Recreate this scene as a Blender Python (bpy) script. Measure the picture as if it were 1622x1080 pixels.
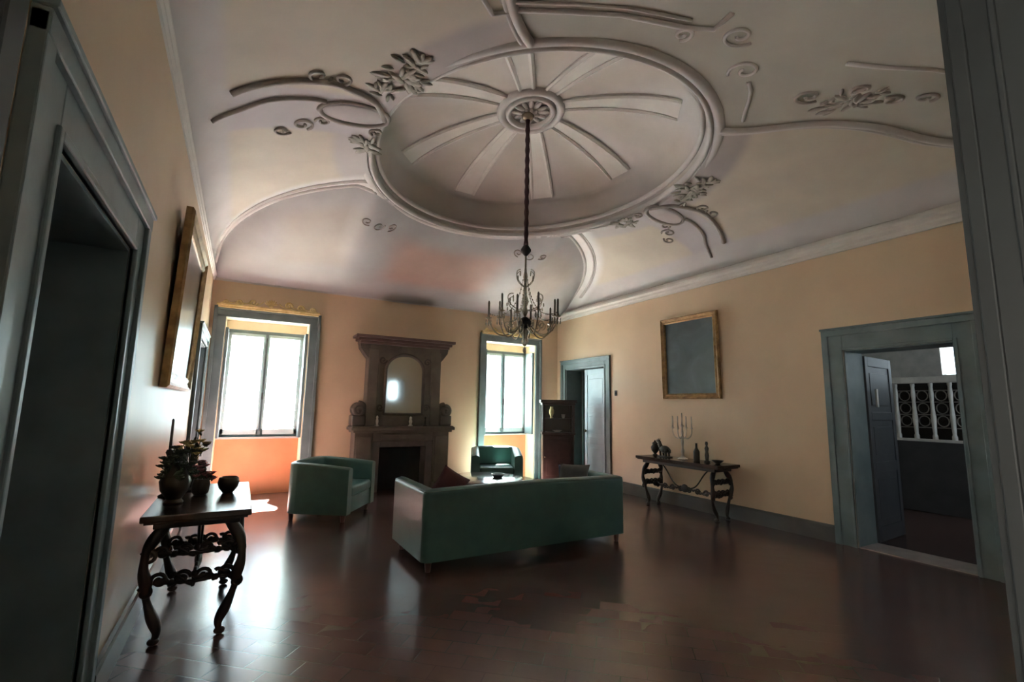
import bpy, bmesh, math, random
from mathutils import Vector, Matrix
PI = math.pi
random.seed(7)

# ------------------------------------------------------------------ camera, world, sun, exposure
for o in list(bpy.data.objects):
    bpy.data.objects.remove(o)
SC = bpy.context.scene
COL = SC.collection
yaw, pitch, roll, fpx = 0.5152, 0.1384, 0.0181, 752.55
camd = bpy.data.cameras.new('camera')
cam = bpy.data.objects.new('camera', camd)
COL.objects.link(cam)
SC.camera = cam
F = Vector((math.sin(yaw)*math.cos(pitch), math.cos(yaw)*math.cos(pitch), math.sin(pitch)))
Rv = Vector((math.cos(yaw), -math.sin(yaw), 0))
Uv = Rv.cross(F)
R2 = Rv*math.cos(roll) + Uv*math.sin(roll)
U2 = -Rv*math.sin(roll) + Uv*math.cos(roll)
M = Matrix((R2, U2, -F)).transposed().to_4x4()
M.translation = Vector((0, 0, 1.5))
cam.matrix_world = M
camd.sensor_width = 36
camd.lens = fpx/1622*36
camd.clip_start = 0.02
camd.clip_end = 200

SC.view_settings.view_transform = 'Standard'
SC.view_settings.look = 'None'
SC.view_settings.gamma = 1
SC.view_settings.use_curve_mapping = False
SC.view_settings.exposure = 1.45

world = bpy.data.worlds.new('world')
SC.world = world
world.use_nodes = True
bg = world.node_tree.nodes['Background']
bg.inputs[0].default_value = (0.74, 0.90, 1.0, 1)
bg.inputs[1].default_value = 4.0

sund = bpy.data.lights.new('sun', 'SUN')
sund.energy = 430
sund.angle = math.radians(1.5)
sund.color = (1.0, 0.98, 0.96)
sun = bpy.data.objects.new('sun', sund)
COL.objects.link(sun)
sun.rotation_euler = Vector((-0.10, -0.5, -0.86)).to_track_quat('-Z', 'Y').to_euler()

XL, XR, YB, YF, ZC, ZT = -0.52, 6.20, 8.84, 0.46, 3.46, 4.30
CX, CY = 2.84, 4.65
HW = (XR-XL)/2
RA, RB = 1.88, 2.17        # rim half axes
for (x0, x1) in ((-0.30, 0.96), (4.40, 5.60)):       # portals guide the daylight through the windows
    ld = bpy.data.lights.new('window_portal', 'AREA')
    ld.shape = 'RECTANGLE'
    ld.size = x1-x0
    ld.size_y = 1.84
    ld.cycles.is_portal = True
    lo = bpy.data.objects.new('window_portal', ld)
    COL.objects.link(lo)
    lo.location = ((x0+x1)/2, YB+0.44, 1.84)
    lo.rotation_euler = (math.radians(-90), 0, 0)


# ------------------------------------------------------------------ materials
MATS = {}


def mat(name, col, rough=0.6, col2=None, scale=6.0, metal=0.0, bump=0.0, bscale=None, spec=0.5,
        coat=0.0, trans=0.0, emis=None, estr=0.0, ior=1.45, detail=6, lo=0.35, hi=0.65):
    if name in MATS:
        return MATS[name]
    m = bpy.data.materials.new(name)
    m.use_nodes = True
    nt = m.node_tree
    b = nt.nodes['Principled BSDF']
    b.inputs['Roughness'].default_value = rough
    b.inputs['Metallic'].default_value = metal
    b.inputs['Specular IOR Level'].default_value = spec
    b.inputs['Coat Weight'].default_value = coat
    b.inputs['Coat Roughness'].default_value = 0.15
    b.inputs['Transmission Weight'].default_value = trans
    b.inputs['IOR'].default_value = ior
    tc = nt.nodes.new('ShaderNodeTexCoord')
    n = nt.nodes.new('ShaderNodeTexNoise')
    n.inputs['Scale'].default_value = scale
    n.inputs['Detail'].default_value = detail
    nt.links.new(tc.outputs['Object'], n.inputs['Vector'])
    r = nt.nodes.new('ShaderNodeValToRGB')
    r.color_ramp.elements[0].position = lo
    r.color_ramp.elements[1].position = hi
    c2 = col2 or tuple(c*0.8 for c in col)
    r.color_ramp.elements[0].color = (*c2, 1)
    r.color_ramp.elements[1].color = (*col, 1)
    nt.links.new(n.outputs['Fac'], r.inputs['Fac'])
    nt.links.new(r.outputs['Color'], b.inputs['Base Color'])
    if bump:
        n2 = nt.nodes.new('ShaderNodeTexNoise')
        n2.inputs['Scale'].default_value = bscale or scale*4
        n2.inputs['Detail'].default_value = 5
        nt.links.new(tc.outputs['Object'], n2.inputs['Vector'])
        bp = nt.nodes.new('ShaderNodeBump')
        bp.inputs['Strength'].default_value = bump
        bp.inputs['Distance'].default_value = 0.02
        nt.links.new(n2.outputs['Fac'], bp.inputs['Height'])
        nt.links.new(bp.outputs['Normal'], b.inputs['Normal'])
    MATS[name] = m
    return m


M_wall = mat('ochre_plaster', (0.70, 0.53, 0.36), 0.40, (0.62, 0.46, 0.31), 0.9, bump=0.10, bscale=7, spec=0.5)
M_stucco = mat('white_stucco', (0.57, 0.535, 0.52), 0.6, (0.50, 0.47, 0.45), 2.0, bump=0.1, bscale=12)
M_cornice = mat('cornice_stucco', (0.74, 0.71, 0.67), 0.6, (0.66, 0.62, 0.58), 3.0)
M_paintline = mat('umber_fresco', (0.30, 0.26, 0.235), 0.7, (0.36, 0.32, 0.29), 9)
M_leaf = mat('sage_fresco', (0.31, 0.30, 0.25), 0.7, (0.40, 0.36, 0.32), 14)
M_lilac = mat('lilac_fresco', (0.52, 0.48, 0.48), 0.65, (0.46, 0.42, 0.42), 5)
M_trim = mat('blue_grey_paint', (0.175, 0.225, 0.235), 0.42, (0.125, 0.165, 0.175), 3.5, bump=0.06, spec=0.5)
M_trimglare = mat('trim_paint_with_glare', (0.55, 0.68, 0.75), 0.3, (0.47, 0.59, 0.66), 3.5)  # trim paint with window glare put into its colour
M_sashglare = mat('sash_paint_with_glare', (0.55, 0.66, 0.66), 0.4, (0.48, 0.60, 0.60), 5)  # pale tone stands in for window glare on the casements
M_shut = mat('shutter_teal', (0.40, 0.56, 0.55), 0.5, (0.32, 0.47, 0.46), 6)
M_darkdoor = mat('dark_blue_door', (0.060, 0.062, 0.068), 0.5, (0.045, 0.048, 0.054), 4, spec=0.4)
M_orange = mat('orange_parapet', (0.72, 0.29, 0.14), 0.6, (0.66, 0.25, 0.12), 3)
M_cream = mat('cream_reveal', (0.86, 0.76, 0.55), 0.6, (0.80, 0.68, 0.46), 4)
M_wood = mat('carved_walnut', (0.035, 0.022, 0.016), 0.42, (0.02, 0.012, 0.01), 12, spec=0.5)
M_woodtop = mat('polished_walnut_top', (0.06, 0.04, 0.03), 0.22, (0.035, 0.022, 0.018), 9, spec=0.6)
M_wood2 = mat('mahogany', (0.07, 0.035, 0.03), 0.35, (0.04, 0.018, 0.018), 8)
M_cabinet = mat('dark_cabinet_wood', (0.038, 0.022, 0.019), 0.32, (0.024, 0.014, 0.012), 8)
M_leather = mat('dark_green_leather', (0.058, 0.130, 0.112), 0.34, (0.050, 0.112, 0.097), 7, bump=0.08, bscale=60, spec=0.55)
M_piping = mat('pale_green_piping', (0.10, 0.16, 0.14), 0.35, (0.08, 0.13, 0.11), 9)
M_stone = mat('grey_brown_stone', (0.155, 0.125, 0.098), 0.6, (0.115, 0.092, 0.074), 5, bump=0.15, bscale=25)
M_stone2 = mat('carved_stone_dark', (0.10, 0.078, 0.062), 0.6, (0.07, 0.056, 0.046), 7, bump=0.15, bscale=30)
M_stonered = mat('veined_stone_panel', (0.15, 0.11, 0.10), 0.4, (0.10, 0.085, 0.075), 6)
M_soot_dark = mat('soot_and_dark_board', (0.02, 0.017, 0.015), 0.9)
M_gold = mat('gilded_wood', (0.86, 0.69, 0.36), 0.38, (0.66, 0.48, 0.20), 10, metal=0.3)
M_gold2 = mat('old_gilt_frame', (0.42, 0.27, 0.12), 0.4, (0.22, 0.13, 0.06), 12, metal=0.4)
M_mirror = mat('mirror_glass', (0.55, 0.58, 0.56), 0.08, (0.5, 0.52, 0.5), 2, metal=1.0)
M_pewter = mat('pewter', (0.35, 0.34, 0.32), 0.3, metal=0.9)
M_iron = mat('dark_iron', (0.03, 0.025, 0.022), 0.5, metal=0.3)
M_bronze = mat('dark_bronze', (0.06, 0.05, 0.04), 0.35, metal=0.5)
M_cord = mat('wine_chain_cover', (0.055, 0.022, 0.025), 0.7)
M_crystal = mat('smoky_crystal', (0.75, 0.74, 0.68), 0.08, (0.65, 0.63, 0.56), 4, trans=0.7, spec=0.8)
M_brass = mat('aged_brass', (0.34, 0.29, 0.20), 0.35, (0.22, 0.18, 0.13), 12, metal=0.8)
M_candle = mat('grey_wax', (0.16, 0.14, 0.12), 0.5, (0.12, 0.10, 0.09), 6)
M_porcelain = mat('pale_porcelain', (0.62, 0.70, 0.72), 0.18, (0.45, 0.56, 0.60), 8)
M_ivory = mat('ivory_ceramic', (0.62, 0.56, 0.48), 0.35)
M_cush_red = mat('maroon_cloth', (0.09, 0.03, 0.035), 0.8, bump=0.1, bscale=90)
M_cush_grey = mat('grey_cloth', (0.15, 0.14, 0.13), 0.8, bump=0.1, bscale=90)
M_cush_blue = mat('navy_cloth', (0.05, 0.07, 0.11), 0.8, bump=0.1, bscale=90)
M_base = mat('slate_skirting', (0.105, 0.10, 0.09), 0.4, (0.075, 0.075, 0.07), 3)
M_flower_r = mat('dusty_rose_petals', (0.40, 0.16, 0.16), 0.7)
M_flower_y = mat('straw_petals', (0.45, 0.36, 0.14), 0.7)
M_foliage = mat('dried_leaves', (0.06, 0.075, 0.045), 0.7)
M_white = mat('white_painted_iron', (0.78, 0.77, 0.73), 0.5)
M_halldark = mat('hall_plaster', (0.40, 0.37, 0.33), 0.8)
M_room2 = mat('grey_plaster', (0.50, 0.49, 0.46), 0.8)
M_canvas_b = None


def painting_mat(name, c1, c2, c3, scale, rough):
    m = bpy.data.materials.new(name)
    m.use_nodes = True
    nt = m.node_tree
    b = nt.nodes['Principled BSDF']
    b.inputs['Roughness'].default_value = rough
    b.inputs['Coat Weight'].default_value = 0.12
    b.inputs['Coat Roughness'].default_value = 0.25
    tc = nt.nodes.new('ShaderNodeTexCoord')
    n = nt.nodes.new('ShaderNodeTexNoise')
    n.inputs['Scale'].default_value = scale
    n.inputs['Detail'].default_value = 4
    n.inputs['Distortion'].default_value = 0.8
    nt.links.new(tc.outputs['Object'], n.inputs['Vector'])
    r = nt.nodes.new('ShaderNodeValToRGB')
    r.color_ramp.elements[0].position = 0.3
    r.color_ramp.elements[0].color = (*c1, 1)
    r.color_ramp.elements[1].position = 0.75
    r.color_ramp.elements[1].color = (*c3, 1)
    e = r.color_ramp.elements.new(0.52)
    e.color = (*c2, 1)
    nt.links.new(n.outputs['Fac'], r.inputs['Fac'])
    nt.links.new(r.outputs['Color'], b.inputs['Base Color'])
    return m


M_canvas_b = painting_mat('dark_blue_canvas', (0.02, 0.03, 0.035), (0.035, 0.05, 0.055), (0.06, 0.085, 0.095), 2.2, 0.4)
M_canvas_a = painting_mat('dark_varnished_canvas', (0.02, 0.018, 0.018), (0.05, 0.04, 0.038), (0.10, 0.08, 0.08), 1.8, 0.3)


def floor_mat():
    m = bpy.data.materials.new('polished_terracotta')
    m.use_nodes = True
    nt = m.node_tree
    b = nt.nodes['Principled BSDF']
    tc = nt.nodes.new('ShaderNodeTexCoord')
    mp = nt.nodes.new('ShaderNodeMapping')
    mp.inputs['Rotation'].default_value = (0, 0, math.radians(42))
    nt.links.new(tc.outputs['Object'], mp.inputs['Vector'])
    br = nt.nodes.new('ShaderNodeTexBrick')
    br.inputs['Scale'].default_value = 1.0
    br.inputs['Brick Width'].default_value = 0.30
    br.inputs['Row Height'].default_value = 0.15
    br.inputs['Mortar Size'].default_value = 0.0035
    br.inputs['Mortar Smooth'].default_value = 0.3
    br.inputs['Color1'].default_value = (0.116, 0.064, 0.057, 1)
    br.inputs['Color2'].default_value = (0.096, 0.053, 0.048, 1)
    br.inputs['Mortar'].default_value = (0.080, 0.042, 0.038, 1)
    nt.links.new(mp.outputs['Vector'], br.inputs['Vector'])
    n = nt.nodes.new('ShaderNodeTexNoise')
    n.inputs['Scale'].default_value = 1.3
    n.inputs['Detail'].default_value = 3
    nt.links.new(tc.outputs['Object'], n.inputs['Vector'])
    mx = nt.nodes.new('ShaderNodeMix')
    mx.data_type = 'RGBA'
    mx.blend_type = 'MULTIPLY'
    mx.inputs['Factor'].default_value = 0.3
    r = nt.nodes.new('ShaderNodeValToRGB')
    r.color_ramp.elements[0].position = 0.35
    r.color_ramp.elements[0].color = (0.5, 0.5, 0.5, 1)
    r.color_ramp.elements[1].position = 0.65
    nt.links.new(n.outputs['Fac'], r.inputs['Fac'])
    nt.links.new(br.outputs['Color'], mx.inputs['A'])
    nt.links.new(r.outputs['Color'], mx.inputs['B'])
    nt.links.new(mx.outputs['Result'], b.inputs['Base Color'])
    n2 = nt.nodes.new('ShaderNodeTexNoise')
    n2.inputs['Scale'].default_value = 4
    n2.inputs['Detail'].default_value = 2
    nt.links.new(mp.outputs['Vector'], n2.inputs['Vector'])
    mr = nt.nodes.new('ShaderNodeMapRange')
    mr.inputs['From Min'].default_value = 0.3
    mr.inputs['From Max'].default_value = 0.7
    mr.inputs['To Min'].default_value = 0.20
    mr.inputs['To Max'].default_value = 0.24
    nt.links.new(n2.outputs['Fac'], mr.inputs['Value'])
    nt.links.new(mr.outputs['Result'], b.inputs['Roughness'])
    ad = nt.nodes.new('ShaderNodeMath')
    ad.operation = 'MULTIPLY_ADD'
    ad.inputs[1].default_value = -1.2
    nt.links.new(br.outputs['Fac'], ad.inputs[0])
    n3 = nt.nodes.new('ShaderNodeTexNoise')
    n3.inputs['Scale'].default_value = 2.2
    nt.links.new(mp.outputs['Vector'], n3.inputs['Vector'])
    sc = nt.nodes.new('ShaderNodeMath')
    sc.operation = 'MULTIPLY'
    sc.inputs[1].default_value = 0.6
    nt.links.new(n3.outputs['Fac'], sc.inputs[0])
    sc.inputs[1].default_value = 0.0
    nt.links.new(sc.outputs[0], ad.inputs[2])
    bp = nt.nodes.new('ShaderNodeBump')
    bp.inputs['Strength'].default_value = 0.10
    bp.inputs['Distance'].default_value = 0.01
    nt.links.new(ad.outputs[0], bp.inputs['Height'])
    nt.links.new(bp.outputs['Normal'], b.inputs['Normal'])
    b.inputs['Specular IOR Level'].default_value = 0.7
    return m


M_floor = floor_mat()


def ceil_mat():
    m = bpy.data.materials.new('frescoed_plaster')
    m.use_nodes = True
    nt = m.node_tree
    b = nt.nodes['Principled BSDF']
    b.inputs['Roughness'].default_value = 0.65
    at = nt.nodes.new('ShaderNodeAttribute')
    at.attribute_name = 'paint'
    tc = nt.nodes.new('ShaderNodeTexCoord')
    n = nt.nodes.new('ShaderNodeTexNoise')
    n.inputs['Scale'].default_value = 1.6
    n.inputs['Detail'].default_value = 6
    nt.links.new(tc.outputs['Object'], n.inputs['Vector'])
    r = nt.nodes.new('ShaderNodeValToRGB')
    r.color_ramp.elements[0].position = 0.35
    r.color_ramp.elements[0].color = (0.87, 0.86, 0.86, 1)
    r.color_ramp.elements[1].position = 0.65
    nt.links.new(n.outputs['Fac'], r.inputs['Fac'])
    mx = nt.nodes.new('ShaderNodeMix')
    mx.data_type = 'RGBA'
    mx.blend_type = 'MULTIPLY'
    mx.inputs['Factor'].default_value = 1
    nt.links.new(at.outputs['Color'], mx.inputs['A'])
    nt.links.new(r.outputs['Color'], mx.inputs['B'])
    nt.links.new(mx.outputs['Result'], b.inputs['Base Color'])
    return m


M_ceil = ceil_mat()


def glass_mat():
    m = bpy.data.materials.new('window_glass')
    m.use_nodes = True
    nt = m.node_tree
    nt.nodes.remove(nt.nodes['Principled BSDF'])
    out = nt.nodes['Material Output']
    tr = nt.nodes.new('ShaderNodeBsdfTransparent')
    gl = nt.nodes.new('ShaderNodeBsdfGlossy')
    gl.inputs['Roughness'].default_value = 0.02
    mx = nt.nodes.new('ShaderNodeMixShader')
    mx.inputs[0].default_value = 0.06
    nt.links.new(tr.outputs[0], mx.inputs[1])
    nt.links.new(gl.outputs[0], mx.inputs[2])
    nt.links.new(mx.outputs[0], out.inputs['Surface'])
    return m


M_glass = glass_mat()


# ------------------------------------------------------------------ helpers
def new_bm():
    return bmesh.new()


def link_obj(name, bm, m, parent=None, smooth=False, loc=None, auto=None):
    me = bpy.data.meshes.new(name)
    bmesh.ops.recalc_face_normals(bm, faces=bm.faces[:])
    bm.to_mesh(me)
    bm.free()
    me.materials.append(m)
    o = bpy.data.objects.new(name, me)
    COL.objects.link(o)
    if smooth:
        me.shade_smooth()
        if auto:
            me.set_sharp_from_angle(angle=math.radians(auto))
    if parent:
        o.parent = parent
    if loc:
        o.location = loc
    return o


def thing(name, label, cat, loc=(0, 0, 0), rotz=0.0, group=None):
    o = bpy.data.objects.new(name, None)
    COL.objects.link(o)
    o.location = loc
    o.rotation_euler = (0, 0, rotz)
    o.empty_display_size = 0.1
    o['label'] = label
    o['category'] = cat
    if group:
        o['group'] = group
    return o


def tag(o, label, cat, group=None):
    o['label'] = label
    o['category'] = cat
    if group:
        o['group'] = group
    return o


def struct(o):
    o['kind'] = 'structure'
    return o


def struct_root(name, loc=(0, 0, 0)):
    o = bpy.data.objects.new(name, None)
    COL.objects.link(o)
    o.location = loc
    o['kind'] = 'structure'
    return o


def box(bm, x0, x1, y0, y1, z0, z1, bevel=0.0, seg=2):
    vs = [bm.verts.new(p) for p in ((x0, y0, z0), (x1, y0, z0), (x1, y1, z0), (x0, y1, z0),
                                    (x0, y0, z1), (x1, y0, z1), (x1, y1, z1), (x0, y1, z1))]
    fs = [bm.faces.new([vs[i] for i in f]) for f in
          ((0, 3, 2, 1), (4, 5, 6, 7), (0, 1, 5, 4), (1, 2, 6, 5), (2, 3, 7, 6), (3, 0, 4, 7))]
    if bevel:
        es = set()
        for f in fs:
            es.update(f.edges)
        bmesh.ops.bevel(bm, geom=list(es), offset=bevel, segments=seg, affect='EDGES', profile=0.5)
    return vs


def quad(bm, *pts):
    return bm.faces.new([bm.verts.new(p) for p in pts])


def lathe(bm, prof, cx=0, cy=0, n=20, z0=0.0, sx=1.0, sy=1.0):
    rings = []
    for r, z in prof:
        rings.append([bm.verts.new((cx+sx*max(r, 1e-4)*math.cos(2*PI*i/n), cy+sy*max(r, 1e-4)*math.sin(2*PI*i/n), z0+z)) for i in range(n)])
    for a, b in zip(rings, rings[1:]):
        for i in range(n):
            bm.faces.new((a[i], a[(i+1) % n], b[(i+1) % n], b[i]))
    bm.faces.new(rings[0][::-1])
    bm.faces.new(rings[-1])


def sweep(bm, pts, rads, n=8, flat=1.0, up=None, closed=False):
    """tube through pts; rads a number or list; flat squashes the section along the second axis"""
    pts = [Vector(p) for p in pts]
    N = len(pts)
    if not hasattr(rads, '__len__'):
        rads = [rads]*N
    rings = []
    ref = Vector(up) if up else None
    prev = None
    for i, p in enumerate(pts):
        if closed:
            t = (pts[(i+1) % N]-pts[i-1]).normalized()
        else:
            t = (pts[min(i+1, N-1)]-pts[max(i-1, 0)]).normalized()
        if ref is not None:
            a = ref - t*ref.dot(t)
            if a.length < 1e-4:
                a = t.orthogonal()
            a.normalize()
        elif prev is None:
            a = t.orthogonal().normalized()
        else:
            a = prev - t*prev.dot(t)
            a.normalize()
        prev = a
        b = t.cross(a)
        rings.append([bm.verts.new(p + a*(rads[i]*math.cos(2*PI*k/n)*flat) + b*(rads[i]*math.sin(2*PI*k/n))) for k in range(n)])
    prs = list(zip(rings, rings[1:]))
    if closed:
        prs.append((rings[-1], rings[0]))
    for a, b in prs:
        for i in range(n):
            bm.faces.new((a[i], a[(i+1) % n], b[(i+1) % n], b[i]))
    if not closed:
        bm.faces.new(rings[0][::-1])
        bm.faces.new(rings[-1])


def profile_sweep(bm, pts, prof, normals, closed=False, ups=None):
    """prof = [(out, up)], pts path, normals = outward direction at each point"""
    rings = []
    for i, p in enumerate(pts):
        p = Vector(p)
        nrm = Vector(normals[i])
        u = Vector(ups[i]) if ups else Vector((0, 0, 1))
        rings.append([bm.verts.new(p + nrm*a + u*b) for a, b in prof])
    k = len(prof)
    prs = list(zip(rings, rings[1:]))
    if closed:
        prs.append((rings[-1], rings[0]))
    for a, b in prs:
        for i in range(k):
            bm.faces.new((a[i], a[(i+1) % k], b[(i+1) % k], b[i]))
    if not closed:
        bm.faces.new(rings[0][::-1])
        bm.faces.new(rings[-1])


def ellipsoid(bm, c, r, seg=12, rings=8, rot=None):
    mtx = Matrix.Translation(Vector(c))
    if rot is not None:
        mtx = mtx @ rot
    mtx = mtx @ Matrix.Diagonal((r[0], r[1], r[2], 1))
    bmesh.ops.create_uvsphere(bm, u_segments=seg, v_segments=rings, radius=1, matrix=mtx)


def spiral(cx, cy, r0, r1, a0, turns, n=28):
    out = []
    for i in range(n+1):
        t = i/n
        r = r0+(r1-r0)*t
        a = a0+2*PI*turns*t
        out.append((cx+r*math.cos(a), cy+r*math.sin(a)))
    return out


def bez(p0, p1, p2, p3, n=14):
    out = []
    for i in range(n+1):
        t = i/n
        out.append(tuple((1-t)**3*a+3*(1-t)**2*t*b+3*(1-t)*t*t*c+t**3*d for a, b, c, d in zip(p0, p1, p2, p3)))
    return out


# ------------------------------------------------------------------ room shell
bm = new_bm()
quad(bm, (XL-0.7, -3.2, 0), (6.95, -3.2, 0), (6.95, YB+0.5, 0), (XL-0.7, YB+0.5, 0))
struct(link_obj('floor', bm, M_floor))


def wall_with_holes(name, axis, pos, thick, u0, u1, z0, z1, holes, m):
    """wall slab; axis 'x' = plane of constant x (u is y), holes = (ua, ub, za, zb)"""
    bm = new_bm()
    us = sorted({u0, u1, *[h[0] for h in holes], *[h[1] for h in holes]})
    zs = sorted({z0, z1, *[h[2] for h in holes], *[h[3] for h in holes]})
    for a, b in zip(us, us[1:]):
        for c, d in zip(zs, zs[1:]):
            um, zm = (a+b)/2, (c+d)/2
            if any(h[0] < um < h[1] and h[2] < zm < h[3] for h in holes):
                continue
            lo, hi = sorted((pos, pos+thick))
            if axis == 'x':
                box(bm, lo, hi, a, b, c, d)
            else:
                box(bm, a, b, lo, hi, c, d)
    bmesh.ops.remove_doubles(bm, verts=bm.verts[:], dist=1e-4)
    seen = {}
    for f in bm.faces[:]:
        key = tuple(sorted(v.index for v in f.verts)) if False else tuple(sorted((round(v.co.x, 3), round(v.co.y, 3), round(v.co.z, 3)) for v in f.verts))
        seen.setdefault(key, []).append(f)
    dead = [f for fs in seen.values() if len(fs) > 1 for f in fs]
    bmesh.ops.delete(bm, geom=dead, context='FACES')
    return struct(link_obj(name, bm, m))


WT = 0.45
W1 = (-0.30, 0.96)
W2 = (4.38, 5.60)
HOLE_H = 2.88
wall_with_holes('wall_left', 'x', XL, -0.4, YF, YB+WT, 0, 3.55, [(1.71, 2.83, 0, 2.22), (7.2, 8.5, 0, 2.32)], M_wall)
wall_with_holes('wall_right', 'x', XR, 0.40, YF, YB+WT, 0, 3.55, [(1.92, 2.94, 0, 2.24), (7.22, 8.50, 0, 2.34)], M_wall)
wall_with_holes('wall_back', 'y', YB, WT, XL-0.4, XR+0.4, 0, 3.55, [(W1[0], W1[1], 0, HOLE_H), (W2[0], W2[1], 0, HOLE_H)], M_wall)
JL, JR = -0.185, 1.70
wall_with_holes('wall_front', 'y', YF, -0.36, XL-0.4, XR+0.4, 0, 4.0, [(JL, JR, 0, 3.1), (4.45, 5.03, 1.68, 2.34)], M_wall)


def zA(x):
    u = min(abs((x-CX)/HW), 1.0)
    return ZC+(ZT-ZC)*(1-u**2.8)**(1/2.8)


def arch_s(x, back=True):
    u = min(abs((x-CX)/HW), 1.0)
    if back:
        return 3.1*(1-u*u)**0.5
    return sum(_front_arch(min(max(u+k*0.02, 0.0), 1.0)) for k in (-2, -1, 0, 1, 2))/5*min(1.0, (1-u)/0.03)


def _front_arch(u):
    P = ((0, 2.95), (0.38, 2.29), (0.52, 1.76), (0.65, 1.48), (0.81, 1.25), (0.92, 0.85), (1.0, 0.30))
    for (a, p), (b, q) in zip(P, P[1:]):
        if u <= b:
            return p+(q-p)*(u-a)/(b-a)
    return 0.3


def rim_s(x, back=True):
    u = (x-CX)/RA
    if abs(u) >= 1:
        return 99.0
    yy = RB*math.sqrt(1-u*u)
    return (YB-(CY+yy)) if back else (CY-yy-YF)


def smooth01(a, b, x):
    t = min(1, max(0, (x-a)/(b-a)))
    return t*t*(3-2*t)


def zceil(x, y):
    z = zA(x)
    add = 0.0
    for back in (True, False):
        s = (YB-y) if back else (y-YF)
        a = arch_s(x, back)
        rs = rim_s(x, back)
        k = max(0.0, 0.35-abs(a-rs))/0.35
        se = max(min(a, rs)-k*k*0.35*0.25, 0.02)
        fl = 0.12*smooth01(-0.05, 0.75, rs-a)*min(1.0, (z-ZC)/0.3) if back else 0.0
        if s < se:
            t = max(s/se, 0)
            g = 0.74*t+0.26*t**3 if back else 0.75*math.sqrt(max(0, 1-(1-t)**2))+0.25*t
            return ZC+(z+fl-ZC)*g
        d = s-se
        if d < 0.9:
            add += fl*(1-d/0.9)**2
    return z+add


def sst(a, b, x):
    t = min(1, max(0, (x-a)/(b-a)))
    return t*t*(3-2*t)


def mixc(a, b, w):
    return tuple(p*(1-w)+q*w for p, q in zip(a, b))


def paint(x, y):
    """fresco pigments, plus arch glow and lunette shade painted in"""
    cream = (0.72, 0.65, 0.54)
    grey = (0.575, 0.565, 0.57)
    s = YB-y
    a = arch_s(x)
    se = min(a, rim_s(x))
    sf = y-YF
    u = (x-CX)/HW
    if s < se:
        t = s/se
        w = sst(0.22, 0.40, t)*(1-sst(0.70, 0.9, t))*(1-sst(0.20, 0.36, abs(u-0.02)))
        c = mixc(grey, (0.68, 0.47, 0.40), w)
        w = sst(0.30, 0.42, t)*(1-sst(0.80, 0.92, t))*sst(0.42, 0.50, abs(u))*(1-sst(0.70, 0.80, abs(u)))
        return tuple(v*0.72 for v in mixc(c, (0.54, 0.48, 0.40), w*0.7))  # lunette colour darkened to carry the shade of the cove
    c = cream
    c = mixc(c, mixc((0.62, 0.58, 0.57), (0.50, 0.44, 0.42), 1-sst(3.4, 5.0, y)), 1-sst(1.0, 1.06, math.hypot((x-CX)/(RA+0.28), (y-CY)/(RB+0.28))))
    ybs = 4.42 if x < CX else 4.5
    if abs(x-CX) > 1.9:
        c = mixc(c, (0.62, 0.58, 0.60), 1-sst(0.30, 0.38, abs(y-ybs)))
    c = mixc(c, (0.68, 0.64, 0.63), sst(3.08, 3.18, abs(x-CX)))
    c = mixc(c, (0.98, 0.96, 0.95), 1-sst(0.34, 0.62, s-a))  # glow along the arch, painted as a white band
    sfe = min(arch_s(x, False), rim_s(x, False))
    c = mixc(c, (0.46, 0.43, 0.37), 1-sst(-0.03, 0.03, sf-sfe))  # olive fresco tone with the front shade painted in
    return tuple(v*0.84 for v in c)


def ease(t):
    return 1-(1-t)**1.35


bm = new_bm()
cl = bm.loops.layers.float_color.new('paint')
NP, NT = 480, 110
grid = []
for i in range(NP):
    a = 2*PI*i/NP
    rx, ry = CX+RA*math.cos(a), CY+RB*math.sin(a)
    # superellipse-like angle map so that columns spread over the rectangle
    ca, sa = math.cos(a), math.sin(a)
    k1 = ((XR-CX) if ca > 0 else (CX-XL))/max(abs(ca), 1e-6)
    k2 = ((YB-CY) if sa > 0 else (CY-YF))/max(abs(sa), 1e-6)
    k = min(k1, k2)
    wx, wy = CX+k*ca, CY+k*sa
    # snap nearest columns onto corners
    row = []
    for j in range(NT+1):
        t = ease(j/NT)
        x, y = rx+(wx-rx)*t, ry+(wy-ry)*t
        row.append(bm.verts.new((x, y, zceil(x, y))))
    grid.append(row)
for i in range(NP):
    for j in range(NT):
        a, b = grid[i], grid[(i+1) % NP]
        f = bm.faces.new((a[j], b[j], b[j+1], a[j+1]))
        f.smooth = True
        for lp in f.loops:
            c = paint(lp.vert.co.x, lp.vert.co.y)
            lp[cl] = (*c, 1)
# close the tiny gaps at the four corners
for (xc, yc) in ((XL, YB), (XR, YB), (XL, YF), (XR, YF)):
    near = sorted((grid[i][NT] for i in range(NP)), key=lambda v: (v.co.x-xc)**2+(v.co.y-yc)**2)[:2]
    v = bm.verts.new((xc, yc, ZC))
    f = bm.faces.new((near[0], near[1], v))
    for lp in f.loops:
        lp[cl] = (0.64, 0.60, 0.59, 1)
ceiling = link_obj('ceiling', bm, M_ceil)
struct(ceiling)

# --- dome: shell, rim mouldings, ribs, rosette (parts of the ceiling)
DZ0, DZ1 = 4.40, 5.16


def zdome(r):
    return DZ0+(DZ1-DZ0)*math.sqrt(max(0, 1-(r/1.03)**2))


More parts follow.
